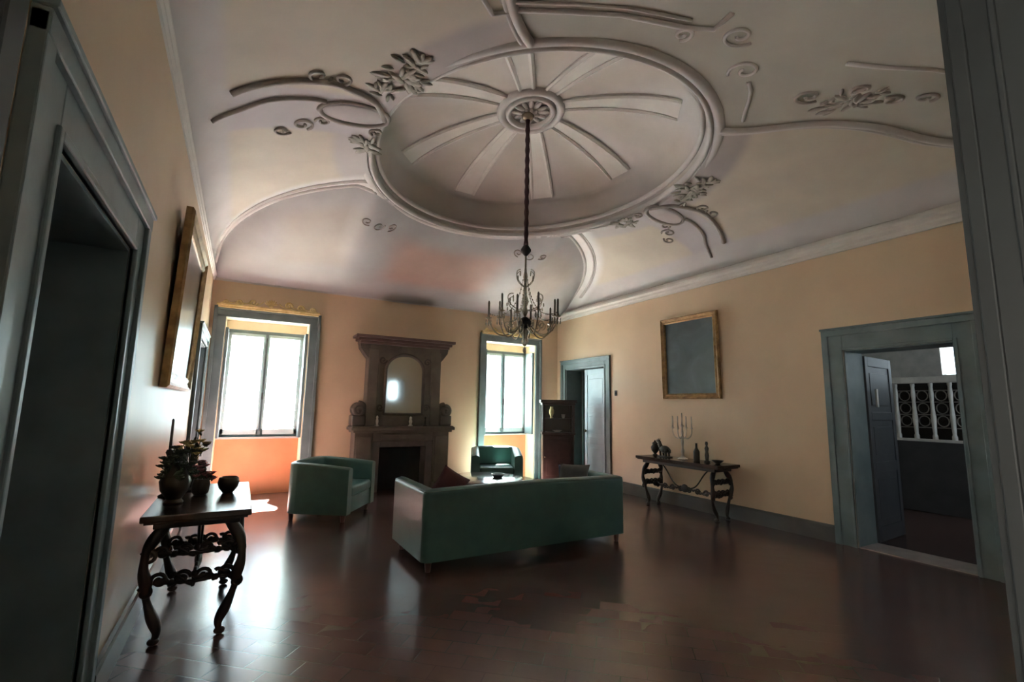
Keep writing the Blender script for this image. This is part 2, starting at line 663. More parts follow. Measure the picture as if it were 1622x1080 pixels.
bm = new_bm()
cl = bm.loops.layers.float_color.new('paint')
rings = []
prof = [(1.0, ZT), (0.955, ZT+0.10)]
rr = [0.955*(1-k/26) for k in range(1, 26)]
for r in rr:
    prof.append((r, zdome(r)))
for r, z in prof:
    rings.append([bm.verts.new((CX+RA*r*math.cos(2*PI*i/120), CY+RB*r*math.sin(2*PI*i/120), z)) for i in range(120)])
top = bm.verts.new((CX, CY, DZ1+0.001))
for a, b in zip(rings, rings[1:]):
    for i in range(120):
        bm.faces.new((a[i], a[(i+1) % 120], b[(i+1) % 120], b[i])).smooth = True
for i in range(120):
    bm.faces.new((rings[-1][i], rings[-1][(i+1) % 120], top))
for f in bm.faces:
    for lp in f.loops:
        v = lp.vert.co
        ang = math.atan2((v.y-CY)/RB, (v.x-CX)/RA)
        w = 0.5+0.5*math.cos(8*ang)
        c1, c2 = (0.49, 0.44, 0.38), (0.51, 0.475, 0.46)
        lp[cl] = (*[p*(1-w)+q*w for p, q in zip(c1, c2)], 1)
link_obj('dome', bm, M_ceil, ceiling)


def ell_ring(bm, sc_a, sc_b, z, prof, n=128, cx=CX, cy=CY):
    pts, nr = [], []
    for i in range(n):
        a = 2*PI*i/n
        pts.append((cx+sc_a*math.cos(a), cy+sc_b*math.sin(a), z))
        nr.append(Vector((math.cos(a)/sc_a, math.sin(a)/sc_b, 0)).normalized())
    profile_sweep(bm, pts, prof, nr, closed=True)


half = [(0.045*math.cos(t*PI/6), -0.045*math.sin(t*PI/6)) for t in range(0, 7)]
bm = new_bm()
ell_ring(bm, RA+0.05, RB+0.05, ZT+0.015, [(a*1.3, b*1.2) for a, b in half])
ell_ring(bm, RA-0.03, RB-0.03, ZT+0.03, [(a*0.8, b*1.3) for a, b in half])
ell_ring(bm, RA-0.10, RB-0.10, ZT+0.11, [(a*0.7, b*1.0) for a, b in half])
link_obj('rim_moulding', bm, M_stucco, ceiling, smooth=True, auto=50)

rot8 = [22.5*k for k in (0, 2, 4, 6, 8, 10, 12, 14)]
for adeg in [5, 48, 92, 135, 182, 228, 272, 316]:
    a = math.radians(adeg)
    bm = new_bm()
    for side in (-1, 1):
        pl, nl = [], []
        for k in range(15):
            r = 0.21+(0.86-0.21)*k/14
            da = side*(0.055/r*0.5+0.06)
            x = CX+RA*r*math.cos(a+da)
            y = CY+RB*r*math.sin(a+da)
            pl.append((x, y, zdome(r)-0.008))
        sweep(bm, pl, [0.024+0.010*math.sin(PI*k/14) for k in range(15)], 6, up=(0, 0, 1))
    # flat raised band between the two mouldings
    ra, rb_ = [], []
    for k in range(15):
        r = 0.21+(0.86-0.21)*k/14
        for side, L in ((-1, ra), (1, rb_)):
            da = side*(0.055/r*0.5+0.06)
            L.append(bm.verts.new((CX+RA*r*math.cos(a+da), CY+RB*r*math.sin(a+da), zdome(r)-0.014)))
    for k in range(14):
        bm.faces.new((ra[k], ra[k+1], rb_[k+1], rb_[k]))
    link_obj('dome_rib', bm, M_cornice, ceiling, smooth=True, auto=50)

bm = new_bm()
ell_ring(bm, 0.36, 0.40, zdome(0.2)+0.0, [(a*1.2, b*1.5) for a, b in half], 64)
ell_ring(bm, 0.27, 0.30, zdome(0.16)-0.02, [(a*0.8, b*1.2) for a, b in half], 64)
for k in range(12):
    a = 2*PI*k/12
    rot = Matrix.Rotation(a, 4, 'Z')
    ellipsoid(bm, (CX+0.15*math.cos(a), CY+0.16*math.sin(a), DZ1-0.03), (0.085, 0.032, 0.03), 10, 6, rot)
for k in range(8):
    a = 2*PI*(k+0.5)/8
    rot = Matrix.Rotation(a, 4, 'Z')
    ellipsoid(bm, (CX+0.065*math.cos(a), CY+0.065*math.sin(a), DZ1-0.06), (0.05, 0.025, 0.03), 8, 6, rot)
link_obj('rosette', bm, M_stucco, ceiling, smooth=True, auto=60)


def surf(pts, off=0.012):
    return [(x, y, zceil(x, y)-off) for x, y in pts]


def mirror_pts(pts, c=CX):
    return [(2*c-x, y) for x, y in pts]


# arch mouldings along the groins of the two ends
for back in (True, False):
    for off, rad in (((0.0, 0.034), (0.26, 0.020), (0.31, 0.013)) if back else ((0.0, 0.040), (0.07, 0.020))):
        for sgn in (-1, 1):
            pl = []
            for k in range(60):
                u = 1-(1-k/59)**2
                x = CX+sgn*HW*(0.999-u*(0.70 if back else 0.999))
                s = arch_s(x, back)+off
                y = YB-s if back else YF+s
                dd = math.hypot((x-CX)/(RA+0.03), (y-CY)/(RB+0.03))
                if abs(x-CX) > HW-off*0.25:
                    continue
                if dd < 1:
                    break
                pl.append((x, y, zceil(x, y-0.001 if back else y+0.001)-0.004))
            if len(pl) > 3:
                bm = new_bm()
                sweep(bm, pl, rad, 8)
                link_obj('arch_moulding', bm, M_stucco, ceiling, smooth=True)


def arc2(cx, cy, rx, ry, a0, a1, n=22):
    return [(cx+rx*math.cos(math.radians(a0+(a1-a0)*i/n)), cy+ry*math.sin(math.radians(a0+(a1-a0)*i/n))) for i in range(n+1)]


def leafspray(bm, cx, cy, r, n, seedv):
    rnd = random.Random(seedv)
    for i in range(n):
        a = rnd.uniform(0, 2*PI)
        d = r*math.sqrt(rnd.random())
        x, y = cx+d*math.cos(a), cy+d*math.sin(a)
        L = rnd.uniform(0.05, 0.10)
        rot = Matrix.Rotation(a+rnd.uniform(-.8, .8), 4, 'Z')
        ellipsoid(bm, (x, y, zceil(x, y)-0.008), (L, L*0.32, 0.015), 8, 5, rot)


def cartouche(mx, c0):
    """painted relief ornament at the side of the dome; mx mirrors it to the other side"""
    def T(pts):
        q = [(x, y+c0) for x, y in pts]
        return mirror_pts(q) if mx else q
    def ok(pts):
        return [(min(max(x, XL+0.04), XR-0.04), y) for x, y in pts]
    bm = new_bm()
    for pts, r0 in (([(-0.40, 4.46), (-0.2, 4.40), (0.02, 4.27), (0.31, 4.21), (0.45, 4.22)], 0.022),
                    ([(-0.26, 4.14), (-0.15, 4.08), (0.10, 3.99), (0.42, 3.93), (0.62, 3.98), (0.85, 4.10), (1.0, 4.35)], 0.030)):
        # resample with a Catmull-Rom curve
        res = []
        for i in range(len(pts)-1):
            p0 = pts[max(i-1, 0)]; p1 = pts[i]; p2 = pts[i+1]; p3 = pts[min(i+2, len(pts)-1)]
            for s in range(8):
                t = s/8
                res.append(tuple(0.5*((2*b)+(-a+c)*t+(2*a-5*b+4*c-d)*t*t+(-a+3*b-3*c+d)*t**3) for a, b, c, d in zip(p0, p1, p2, p3)))
        res.append(pts[-1])
        sweep(bm, surf(ok(T(res)), 0.006), r0, 8)
    # oval frame of the cartouche
    pl = surf(T(arc2(0.72, 4.34, 0.31, 0.17, 0, 345, 40)), 0.006)
    sweep(bm, pl, [0.026 + 0.012*math.sin(k/41*2*PI) for k in range(len(pl))], 8, closed=True)
    for cx, cy, r, a0, tn in ((0.34, 3.86, 0.10, 0, 1.2), (0.52, 3.86, 0.09, 2.4, -1.2), (0.30, 4.66, 0.10, 1.0, -1.3),
                              (0.14, 4.80, 0.08, 0.4, 1.2), (0.47, 4.56, 0.07, 3.0, 1.1), (0.98, 4.60, 0.07, 2.0, 1.2)):
        sweep(bm, surf(T(spiral(cx, cy, r, 0.02, a0, tn)), 0.006), 0.014, 6)
    o = link_obj('painted_scroll', bm, M_paintline, ceiling, smooth=True)
    bm = new_bm()
    cc = T([(0.98, 3.66), (0.86, 3.92), (1.0, 3.48), (0.92, 4.86), (0.98, 4.98)])
    for i, (x, y) in enumerate(cc):
        leafspray(bm, x, y, (0.20, 0.12, 0.14, 0.12, 0.10)[i], (26, 10, 14, 14, 8)[i], 40+i)
    link_obj('painted_leaves', bm, M_leaf, ceiling, smooth=True)
    bm = new_bm()
    (x, y), = T([(0.72, 4.34)])
    n = 28
    vs = [bm.verts.new((x+0.28*math.cos(2*PI*k/n), y+0.14*math.sin(2*PI*k/n), zceil(x+0.28*math.cos(2*PI*k/n), y+0.14*math.sin(2*PI*k/n))-0.02)) for k in range(n)]
    cv = bm.verts.new((x, y, zceil(x, y)-0.04))
    for k in range(n):
        bm.faces.new((vs[k], vs[(k+1) % n], cv))
    link_obj('cartouche_field', bm, M_lilac, ceiling, smooth=True)


cartouche(False, 0.0)
cartouche(True, 0.14)

# moulded panel frame in front of the dome, with scrollwork
bm = new_bm()
for pts, r in (([(1.05, 2.50), (1.33, 2.72), (1.50, 2.58), (1.75, 2.42), (2.10, 2.24), (2.57, 2.09), (2.75, 1.98), (2.70, 1.80)], 0.020),
               ([(1.12, 2.40), (1.34, 2.60), (1.75, 2.33), (2.10, 2.16), (2.55, 2.01)], 0.012),
               ([(3.50, 2.22), (3.62, 2.28), (3.72, 2.36), (3.86, 2.50), (3.98, 2.60)], 0.018),
               ([(3.75, 1.60), (3.95, 1.45), (4.2, 1.25), (4.5, 1.12), (4.9, 1.05)], 0.018)):
    sweep(bm, surf(pts, 0.004), r, 8)
for cx, cy, r, a0, tn in ((2.95, 1.92, 0.13, 0, 1.3), (2.62, 2.15, 0.08, 1, -1.2), (3.35, 2.15, 0.13, 2, 1.2)):
    sweep(bm, surf(spiral(cx, cy, r, 0.02, a0, tn), 0.004), 0.014, 6)
link_obj('panel_frame', bm, M_stucco, ceiling, smooth=True)
bm = new_bm()
for cx, cy, r, a0, tn in ((4.02, 2.02, 0.12, 0, 1.3), (4.25, 1.92, 0.10, 2, -1.2), (4.45, 1.78, 0.12, 1, 1.2), (4.62, 1.66, 0.09, 3, 1.2),
                          (4.20, 1.70, 0.08, 1, 1.2), (4.75, 1.48, 0.09, 0, -1.2)):
    sweep(bm, surf(spiral(cx, cy, r, 0.02, a0, tn), 0.004), 0.016, 6)
leafspray(bm, 4.35, 1.85, 0.25, 22, 5)
link_obj('painted_scroll', bm, M_paintline, ceiling, smooth=True)
# small painted scrolls at the crown of the window-side cove
for sx in (-1, 1):
    bm = new_bm()
    for cx, cy, r, a0, tn in ((1.55, 6.72, 0.09, 0, 1.2), (1.75, 6.78, 0.08, 2, -1.2), (1.36, 6.62, 0.08, 1, 1.2)):
        pts = spiral(cx, cy, r, 0.02, a0, tn)
        if sx > 0:
            pts = mirror_pts(pts)
        sweep(bm, surf(pts, 0.004), 0.010, 6)
    link_obj('painted_scroll', bm, M_paintline, ceiling, smooth=True)

# closed box added over the vault to keep stray sun out
bm = new_bm()
box(bm, XL-0.4, XR+0.4, YF-0.36, YB+WT, 5.30, 5.40)
box(bm, XL-0.45, XL-0.4, YF-0.36, YB+WT, 3.5, 5.40)
box(bm, XR+0.4, XR+0.45, YF-0.36, YB+WT, 3.5, 5.40)
box(bm, XL-0.4, XR+0.4, YF-0.41, YF-0.36, 3.5, 5.40)
box(bm, XL-0.4, XR+0.4, YB+WT, YB+WT+0.05, 3.5, 5.40)
o = link_obj('sun_block_box', bm, mat('sun_block_boards', (0.12, 0.09, 0.07), 0.8))
struct(o)

# cornices where vault meets wall
cprof = [(0, 0), (0.03, 0.0), (0.035, 0.03), (0.07, 0.045), (0.075, 0.075), (0.11, 0.10), (0.11, 0.135), (0.06, 0.15), (0.05, 0.19), (0.02, 0.21), (0, 0.21)]
bm = new_bm()
profile_sweep(bm, [(XR, YF, ZC-0.02), (XR, YB, ZC-0.02)], cprof, [(-1, 0, 0)]*2)
struct(link_obj('trim_1', bm, M_cornice))
bm = new_bm()
profile_sweep(bm, [(XL, YF, ZC-0.02), (XL, YB, ZC-0.02)], [(a*0.35, b*0.6) for a, b in cprof], [(1, 0, 0)]*2)
struct(link_obj('trim_2', bm, M_cornice))
bm = new_bm()
profile_sweep(bm, [(XL, YB, ZC-0.015), (XR, YB, ZC-0.015)], [(a*0.3, b*0.3) for a, b in cprof], [(0, -1, 0)]*2)
struct(link_obj('trim_3', bm, M_stucco))

# baseboards
bprof = [(0, 0), (0.03, 0), (0.03, 0.17), (0.02, 0.19), (0, 0.195)]


def baseboard(name, segs, nrm):
    bm = new_bm()
    for a, b in segs:
        profile_sweep(bm, [a, b], bprof, [nrm, nrm])
    struct(link_obj(name, bm, M_base))


baseboard('baseboard_right', [((XR, YF, 0), (XR, 1.60, 0)), ((XR, 3.16, 0), (XR, 7.04, 0)), ((XR, 8.70, 0), (XR, YB, 0))], (-1, 0, 0))
baseboard('baseboard_left', [((XL, YF, 0), (XL, 1.38, 0)), ((XL, 3.16, 0), (XL, 7.0, 0)), ((XL, 8.68, 0), (XL, YB, 0))], (1, 0, 0))
baseboard('baseboard_back', [((1.16, YB, 0), (1.70, YB, 0)), ((3.56, YB, 0), (4.18, YB, 0)), ((5.80, YB, 0), (XR, YB, 0))], (0, -1, 0))


# ------------------------------------------------------------------ windows
def make_window(idx, x0, x1, cw):
    xo0, xo1 = x0-cw, x1+cw
    root = struct_root('window_%d' % idx, ((x0+x1)/2, YB, 0))
    ox = (x0+x1)/2
    zg0, zg1 = 0.93, 2.70
    yg = YB+0.36
    def B(name, m, *boxes, bev=0.0, smooth=False):
        bm = new_bm()
        for b in boxes:
            box(bm, b[0]-ox, b[1]-ox, b[2]-YB, b[3]-YB, b[4], b[5], bev)
        return link_obj(name, bm, m, root)
    # architrave on the room side: flat board and raised outer bead
    B('casing', M_trim, (xo0, x0+0.0, YB-0.035, YB, 0, 2.90), (x1, xo1, YB-0.035, YB, 0, 2.90), (xo0, xo1, YB-0.035, YB, 2.86, 3.00),
      (xo0-0.015, xo0+0.035, YB-0.06, YB, 0, 3.03), (xo1-0.035, xo1+0.015, YB-0.06, YB, 0, 3.03), (xo0-0.015, xo1+0.015, YB-0.06, YB, 2.98, 3.03), bev=0.006)
    # reveal lining
    B('reveal', M_cream, (x0, x0+0.012, YB, yg+0.08, 0, HOLE_H), (x1-0.012, x1, YB, yg+0.08, 0, HOLE_H), (x0, x1, YB, yg+0.08, HOLE_H-0.012, HOLE_H),
      (x0, x1, yg, yg+0.06, zg1+0.02, HOLE_H))
    B('parapet', M_orange, (x0+0.012, x1-0.012, yg-0.02, YB+WT, 0.0, zg0-0.03))
    B('sill', M_stucco, (x0+0.012, x1-0.012, yg-0.05, YB+WT, zg0-0.03, zg0), bev=0.004)
    # folded inner shutters lining the reveal
    for sx in (0, 1):
        xa = x0+0.014 if sx == 0 else x1-0.054
        s = B('inner_shutter', M_trim, (xa, xa+0.040, YB+0.03, yg-0.04, zg0+0.0, zg1), bev=0.004)
        bm = new_bm()
        for zz in (1.05, 1.68, 2.22):
            xx = xa+0.040 if sx == 0 else xa
            box(bm, xx-0.006-ox, xx+0.006-ox, 0.08, yg-0.09-YB, zz, zz+0.42 if zz > 1.1 else zz+0.52, 0.004)
        link_obj('shutter_panel', bm, M_trim, s)
    # sash: fixed frame and two leaves
    fr = B('window_frame', M_trim, (x0+0.012, x0+0.055, yg, yg+0.06, zg0, zg1+0.02), (x1-0.055, x1-0.012, yg, yg+0.06, zg0, zg1+0.02),
           (x0+0.012, x1-0.012, yg, yg+0.06, zg1-0.035, zg1+0.02), (x0+0.012, x1-0.012, yg, yg+0.06, zg0, zg0+0.04), bev=0.004)
    xm = ox
    for (a, b) in ((x0+0.055, xm), (xm, x1-0.055)):
        lf = B('casement', M_sashglare, (a, a+0.05, yg-0.01, yg+0.035, zg0+0.04, zg1-0.035), (b-0.05, b, yg-0.01, yg+0.035, zg0+0.04, zg1-0.035),
               (a, b, yg-0.01, yg+0.035, zg1-0.085, zg1-0.035), (a, b, yg-0.01, yg+0.035, zg0+0.04, zg0+0.13), bev=0.004)
        bm = new_bm()
        quad(bm, (a-ox, yg+0.012-YB, zg0+0.1), (b-ox, yg+0.012-YB, zg0+0.1), (b-ox, yg+0.012-YB, zg1-0.06), (a-ox, yg+0.012-YB, zg1-0.06))
        link_obj('pane', bm, M_glass, lf)
    B('meeting_bar', M_trim, (xm-0.022, xm+0.022, yg-0.025, yg-0.008, zg0+0.04, zg1-0.035), bev=0.004)
    bm = new_bm()
    sweep(bm, [(0, yg-0.035-YB, zg0+0.1), (0, yg-0.035-YB, zg1-0.1)], 0.007, 8)
    box(bm, -0.015, 0.015, yg-0.06-YB, yg-0.025-YB, 1.55, 1.67, 0.003)
    link_obj('bolt_rod', bm, M_iron, root)
    # louvred outer shutters standing open outside
    for sx in (-1, 1):
        hx = (x0+0.02 if sx < 0 else x1-0.02)-ox
        ang = math.radians(72)
        bm = new_bm()
        w, t = 0.56, 0.035
        box(bm, 0, 0.06, 0, t, zg0, zg1)
        box(bm, w-0.06, w, 0, t, zg0, zg1)
        for z in (zg0, (zg0+zg1)/2-0.03, zg1-0.07):
            box(bm, 0.06, w-0.06, 0, t, z, z+0.07)
        k = zg0+0.10
        while k < zg1-0.10:
            vs = [bm.verts.new(p) for p in ((0.06, 0, k), (w-0.06, 0, k), (w-0.06, t, k+0.035), (0.06, t, k+0.035), (0.06, 0, k+0.008), (w-0.06, 0, k+0.008), (w-0.06, t, k+0.043), (0.06, t, k+0.043))]
            for f in ((0, 3, 2, 1), (4, 5, 6, 7), (0, 1, 5, 4), (1, 2, 6, 5), (2, 3, 7, 6), (3, 0, 4, 7)):
                bm.faces.new([vs[i] for i in f])
            k += 0.05
        if sx > 0:
            bmesh.ops.transform(bm, matrix=Matrix.Scale(-1, 4, (1, 0, 0)), verts=bm.verts[:])
        bmesh.ops.rotate(bm, cent=(0, 0, 0), matrix=Matrix.Rotation(ang if sx < 0 else -ang, 3, 'Z'), verts=bm.verts[:])
        bmesh.ops.translate(bm, vec=(hx, WT+0.02, 0), verts=bm.verts[:])
        link_obj('outer_shutter', bm, M_shut, root)
    return root


make_window(1, W1[0], W1[1], 0.155)
make_window(2, W2[0], W2[1], 0.13)


# small shuttered window in the front wall, seen in the overmantel mirror
root = struct_root('window_3', (4.74, YF, 2.0))
bm = new_bm()
for b in ((-0.33, -0.27), (0.27, 0.33)):
    box(bm, b[0], b[1], -0.30, 0.03, -0.36, 0.38, 0.004)
box(bm, -0.33, 0.33, -0.30, 0.03, 0.32, 0.38, 0.004)
box(bm, -0.33, 0.33, -0.30, 0.03, -0.36, -0.30, 0.004)
box(bm, -0.02, 0.02, -0.28, -0.24, -0.31, 0.33, 0.004)
link_obj('window_frame', bm, M_trim, root)
for xa in (-0.27, 0.13):
    bm = new_bm()
    box(bm, xa, xa+0.14, -0.24, -0.21, -0.31, 0.33, 0.004)
    link_obj('inner_shutter', bm, M_trim, root)
bm = new_bm()
quad(bm, (-0.28, -0.26, -0.31), (0.28, -0.26, -0.31), (0.28, -0.26, 0.33), (-0.28, -0.26, 0.33))
link_obj('pane', bm, M_glass, root)

# unseen pale slab added to bounce sun onto the vault, past a dark strip
bm = new_bm()
box(bm, -6, 12, 11.0, 16.0, -0.2, 0.0, 0.0)
struct(link_obj('bounce_slab', bm, mat('bounce_slab_stone', (0.30, 0.30, 0.295), 0.8, (0.27, 0.27, 0.265), 3)))
bm = new_bm()
box(bm, -6, 12, YB+WT+0.01, 11.0, -0.3, -0.05, 0.0)  # unseen dark strip added to keep bounce off the near cove
struct(link_obj('bounce_gap', bm, mat('bounce_gap_dark', (0.06, 0.06, 0.045), 0.9)))

# ------------------------------------------------------------------ doors
def make_door(idx, side, y0, y1, h, cw, open_leaf=None, leafmat=None, splay=0.0, cwt=None):
    """side -1: left wall, +1: right wall. opening y0..y1, height h, casing width cw"""
    X = XL if side < 0 else XR
    n = -side            # into the room
    root = struct_root('door_%d' % idx, (X, (y0+y1)/2, 0))
    oy = (y0+y1)/2
    ct = cwt or cw
    def B(name, m, boxes, bev=0.005, parent=None):
        bm = new_bm()
        for (a, b, ya, yb, za, zb) in boxes:
            lo, hi = sorted((a, b))
            box(bm, lo, hi, ya-oy, yb-oy, za, zb, bev)
        return link_obj(name, bm, m, parent or root)
    B('casing', M_trim, [(0, n*0.02, y0-cw, y0, 0, h+ct), (0, n*0.02, y1, y1+cw, 0, h+ct), (0, n*0.02, y0, y1, h, h+ct),
                         (0, n*0.04, y0-cw-0.01, y0-cw+0.06, 0, h+ct), (0, n*0.04, y1+cw-0.06, y1+cw+0.01, 0, h+ct), (0, n*0.042, y0-cw-0.01, y1+cw+0.01, h+ct-0.06, h+ct+0.01),
                         (0, n*0.055, y0-cw-0.02, y1+cw+0.02, h+ct+0.01, h+ct+0.035),
                         (0, n*0.032, y0-0.03, y0, 0, h+0.03), (0, n*0.032, y1, y1+0.03, 0, h+0.03), (0, n*0.032, y0, y1, h, h+0.03)])
    B('reveal', M_trim, [(0, -n*0.40, y0, y0+0.015, 0, h), (0, -n*0.40, y1-0.015, y1, 0, h), (0, -n*0.40, y0, y1, h-0.015, h)], 0)
    return root, B


def leaf_boxes(xa, xb, ya, yb, h):
    """a panelled leaf lying in the wall plane"""
    mid = (xa+xb)/2
    s = xb-xa
    out = [(xa+s*0.25, xb-s*0.25, ya, yb, 0.01, h-0.02)]
    st = 0.085
    out += [(xa, xb, ya, ya+st, 0.01, h-0.02), (xa, xb, yb-st, yb, 0.01, h-0.02)]
    for z0, z1 in ((0.01, 0.18), (0.80, 0.92), (1.42, 1.52), (h-0.14, h-0.02)):
        out.append((xa, xb, ya+st, yb-st, z0, z1))
    for z0, z1 in ((0.26, 0.72), (1.0, 1.34), (1.60, h-0.22)):
        out.append((xa+s*0.12, xb-s*0.12, ya+st+0.04, yb-st-0.04, z0, z1))
    return out


# left wall, near: dark closed door
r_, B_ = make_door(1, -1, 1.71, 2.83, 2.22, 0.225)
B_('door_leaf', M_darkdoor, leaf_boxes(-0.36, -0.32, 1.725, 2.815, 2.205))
# left wall, far: closed grey door
r_, B_ = make_door(2, -1, 7.2, 8.5, 2.32, 0.15)
B_('door_leaf', M_trim, leaf_boxes(-0.10, -0.06, 7.215, 7.85, 2.305))
B_('door_leaf', M_trim, leaf_boxes(-0.10, -0.06, 7.85, 8.485, 2.305))
# right wall, far: half open door, window glare painted into the near leaf
r_, B_ = make_door(3, 1, 7.22, 8.50, 2.34, 0.16)
lf = B_('door_leaf', M_trimglare, leaf_boxes(0.05, 0.09, 7.235, 7.92, 2.325))
bm = new_bm()
ellipsoid(bm, (0.02, 7.86-7.86, 1.05), (0.025, 0.025, 0.025))
sweep(bm, [(0.02, 0, 1.05), (0.06, 0, 1.05)], 0.009, 8)
link_obj('knob', bm, M_brass, lf, smooth=True)
bm = new_bm()
for b in leaf_boxes(-0.02, 0.02, 0, 0.66, 2.325):
    box(bm, b[0], b[1], b[2], b[3], b[4], b[5], 0.004)
bmesh.ops.rotate(bm, cent=(0, 0, 0), matrix=Matrix.Rotation(math.radians(-88), 3, 'Z'), verts=bm.verts[:])
bmesh.ops.translate(bm, vec=(0.42, 0.60, 0), verts=bm.verts[:])
link_obj('door_leaf', bm, M_trim, r_)
# right wall, near: open doorway
r_, B_ = make_door(4, 1, 1.92, 2.94, 2.24, 0.21, cwt=0.24)
bm = new_bm()
for b in leaf_boxes(-0.02, 0.02, 0, 0.80, 2.22):
    box(bm, b[0], b[1], b[2], b[3], b[4], b[5], 0.004)
bmesh.ops.rotate(bm, cent=(0, 0, 0), matrix=Matrix.Rotation(math.radians(-86), 3, 'Z'), verts=bm.verts[:])
bmesh.ops.translate(bm, vec=(0.42, 2.93-2.43, 0), verts=bm.verts[:])
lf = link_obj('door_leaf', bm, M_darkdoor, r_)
bm = new_bm()
box(bm, 0.56, 0.60, 0.44, 0.462, 1.58, 1.80, 0.004)
link_obj('finger_plate', bm, M_white, lf)
bm = new_bm()
box(bm, 0.0, 0.40, -0.50, 0.50, 0.0, 0.012, 0.003)  # pale slab standing in for light falling on the doorway floor
link_obj('light_patch_slab', bm, mat('light_patch_stone', (0.42, 0.37, 0.34), 0.35, (0.30, 0.26, 0.24), 5), r_)

# the doorway the photograph is taken from: panelled jambs of the front wall
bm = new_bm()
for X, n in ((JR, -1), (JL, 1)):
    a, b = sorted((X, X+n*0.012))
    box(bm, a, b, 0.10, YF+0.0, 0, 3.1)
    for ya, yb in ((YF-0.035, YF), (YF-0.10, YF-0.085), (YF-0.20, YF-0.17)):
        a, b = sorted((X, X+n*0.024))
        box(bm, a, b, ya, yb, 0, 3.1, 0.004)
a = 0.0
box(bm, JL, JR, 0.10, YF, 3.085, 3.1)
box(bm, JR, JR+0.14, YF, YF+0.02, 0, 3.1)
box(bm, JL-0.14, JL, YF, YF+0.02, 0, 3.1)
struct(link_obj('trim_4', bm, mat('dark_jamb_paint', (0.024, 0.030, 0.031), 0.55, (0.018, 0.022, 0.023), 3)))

# ------------------------------------------------------------------ neighbouring rooms
bm = new_bm()     # hall behind the camera
for f in (((-1.6, -3.2, 0), (-1.6, 0.1, 0), (-1.6, 0.1, 3.6), (-1.6, -3.2, 3.6)), ((3.2, -3.2, 0), (3.2, 0.1, 0), (3.2, 0.1, 3.6), (3.2, -3.2, 3.6)),
          ((-1.6, -3.2, 0), (3.2, -3.2, 0), (3.2, -3.2, 3.6), (-1.6, -3.2, 3.6)), ((-1.6, -3.2, 3.6), (3.2, -3.2, 3.6), (3.2, 0.1, 3.6), (-1.6, 0.1, 3.6))):
    quad(bm, *f)
struct(link_obj('wall_hall', bm, M_halldark))
bm = new_bm()
quad(bm, (-1.6, -3.2, -0.001), (3.2, -3.2, -0.001), (3.2, 0.1, -0.001), (-1.6, 0.1, -0.001))
struct(link_obj('floor', bm, M_floor))
t = thing('hall_fill_globe', 'unseen fill globe added in the hall behind the camera', 'lamp', (0.9, -1.6, 3.6))  # added, unseen glow that lifts the dark foreground
bm = new_bm()
sweep(bm, [(0, 0, 0), (0, 0, -0.5)], 0.008, 8)
link_obj('rod', bm, M_brass, t)
bm = new_bm()
ellipsoid(bm, (0, 0, -0.62), (0.13, 0.13, 0.13), 20, 12)
ml = bpy.data.materials.new('fill_glow')
ml.use_nodes = True
ml.node_tree.nodes['Principled BSDF'].inputs['Emission Color'].default_value = (1, 0.86, 0.7, 1)
ml.node_tree.nodes['Principled BSDF'].inputs['Emission Strength'].default_value = 2
link_obj('fill_globe', bm, ml, t, smooth=True)
# room beyond the right doorway, with its own window
wall_with_holes('wall_stair', 'x', 11.0, 0.2, 0.4, 5.6, 0, 3.4, [(1.9, 3.62, 2.22, 2.72)], M_room2)
bm = new_bm()
for f in (((6.6, 5.6, 0), (11, 5.6, 0), (11, 5.6, 3.4), (6.6, 5.6, 3.4)),
          ((6.6, 0.4, 3.4), (11, 0.4, 3.4), (11, 5.6, 3.4), (6.6, 5.6, 3.4))):
    quad(bm, *f)
struct(link_obj('wall_landing', bm, M_room2))
wall_with_holes('wall_fill_opening', 'y', 0.4, -0.2, 6.6, 11.2, 0, 3.4, [(8.4, 9.2, 1.5, 2.5)], M_room2)  # unseen opening added in this wall to light the balustrade
bm = new_bm()
quad(bm, (6.6, 0.4, 0.002), (11.2, 0.4, 0.002), (11.2, 5.6, 0.002), (6.6, 5.6, 0.002))
struct(link_obj('floor', bm, M_floor))
bm = new_bm()     # closet behind the far right door and backs of the left doors
for f in (((6.6, 6.9, 0), (8.2, 6.9, 0), (8.2, 6.9, 3), (6.6, 6.9, 3)), ((6.6, 9.29, 0), (8.2, 9.29, 0), (8.2, 9.29, 3), (6.6, 9.29, 3)),
          ((8.2, 6.9, 0), (8.2, 9.29, 0), (8.2, 9.29, 3), (8.2, 6.9, 3)), ((6.6, 6.9, 3), (8.2, 6.9, 3), (8.2, 9.29, 3), (6.6, 9.29, 3)),
          ((6.6, 6.9, 0.001), (8.2, 6.9, 0.001), (8.2, 9.29, 0.001), (6.6, 9.29, 0.001)),
          ((XL-0.4, 1.3, 0), (XL-0.4, 3.2, 0), (XL-0.4, 3.2, 2.6), (XL-0.4, 1.3, 2.6)), ((XL-0.4, 7.0, 0), (XL-0.4, 8.7, 0), (XL-0.4, 8.7, 2.6), (XL-0.4, 7.0, 2.6))):
    quad(bm, *f)
struct(link_obj('wall_passage', bm, M_halldark))

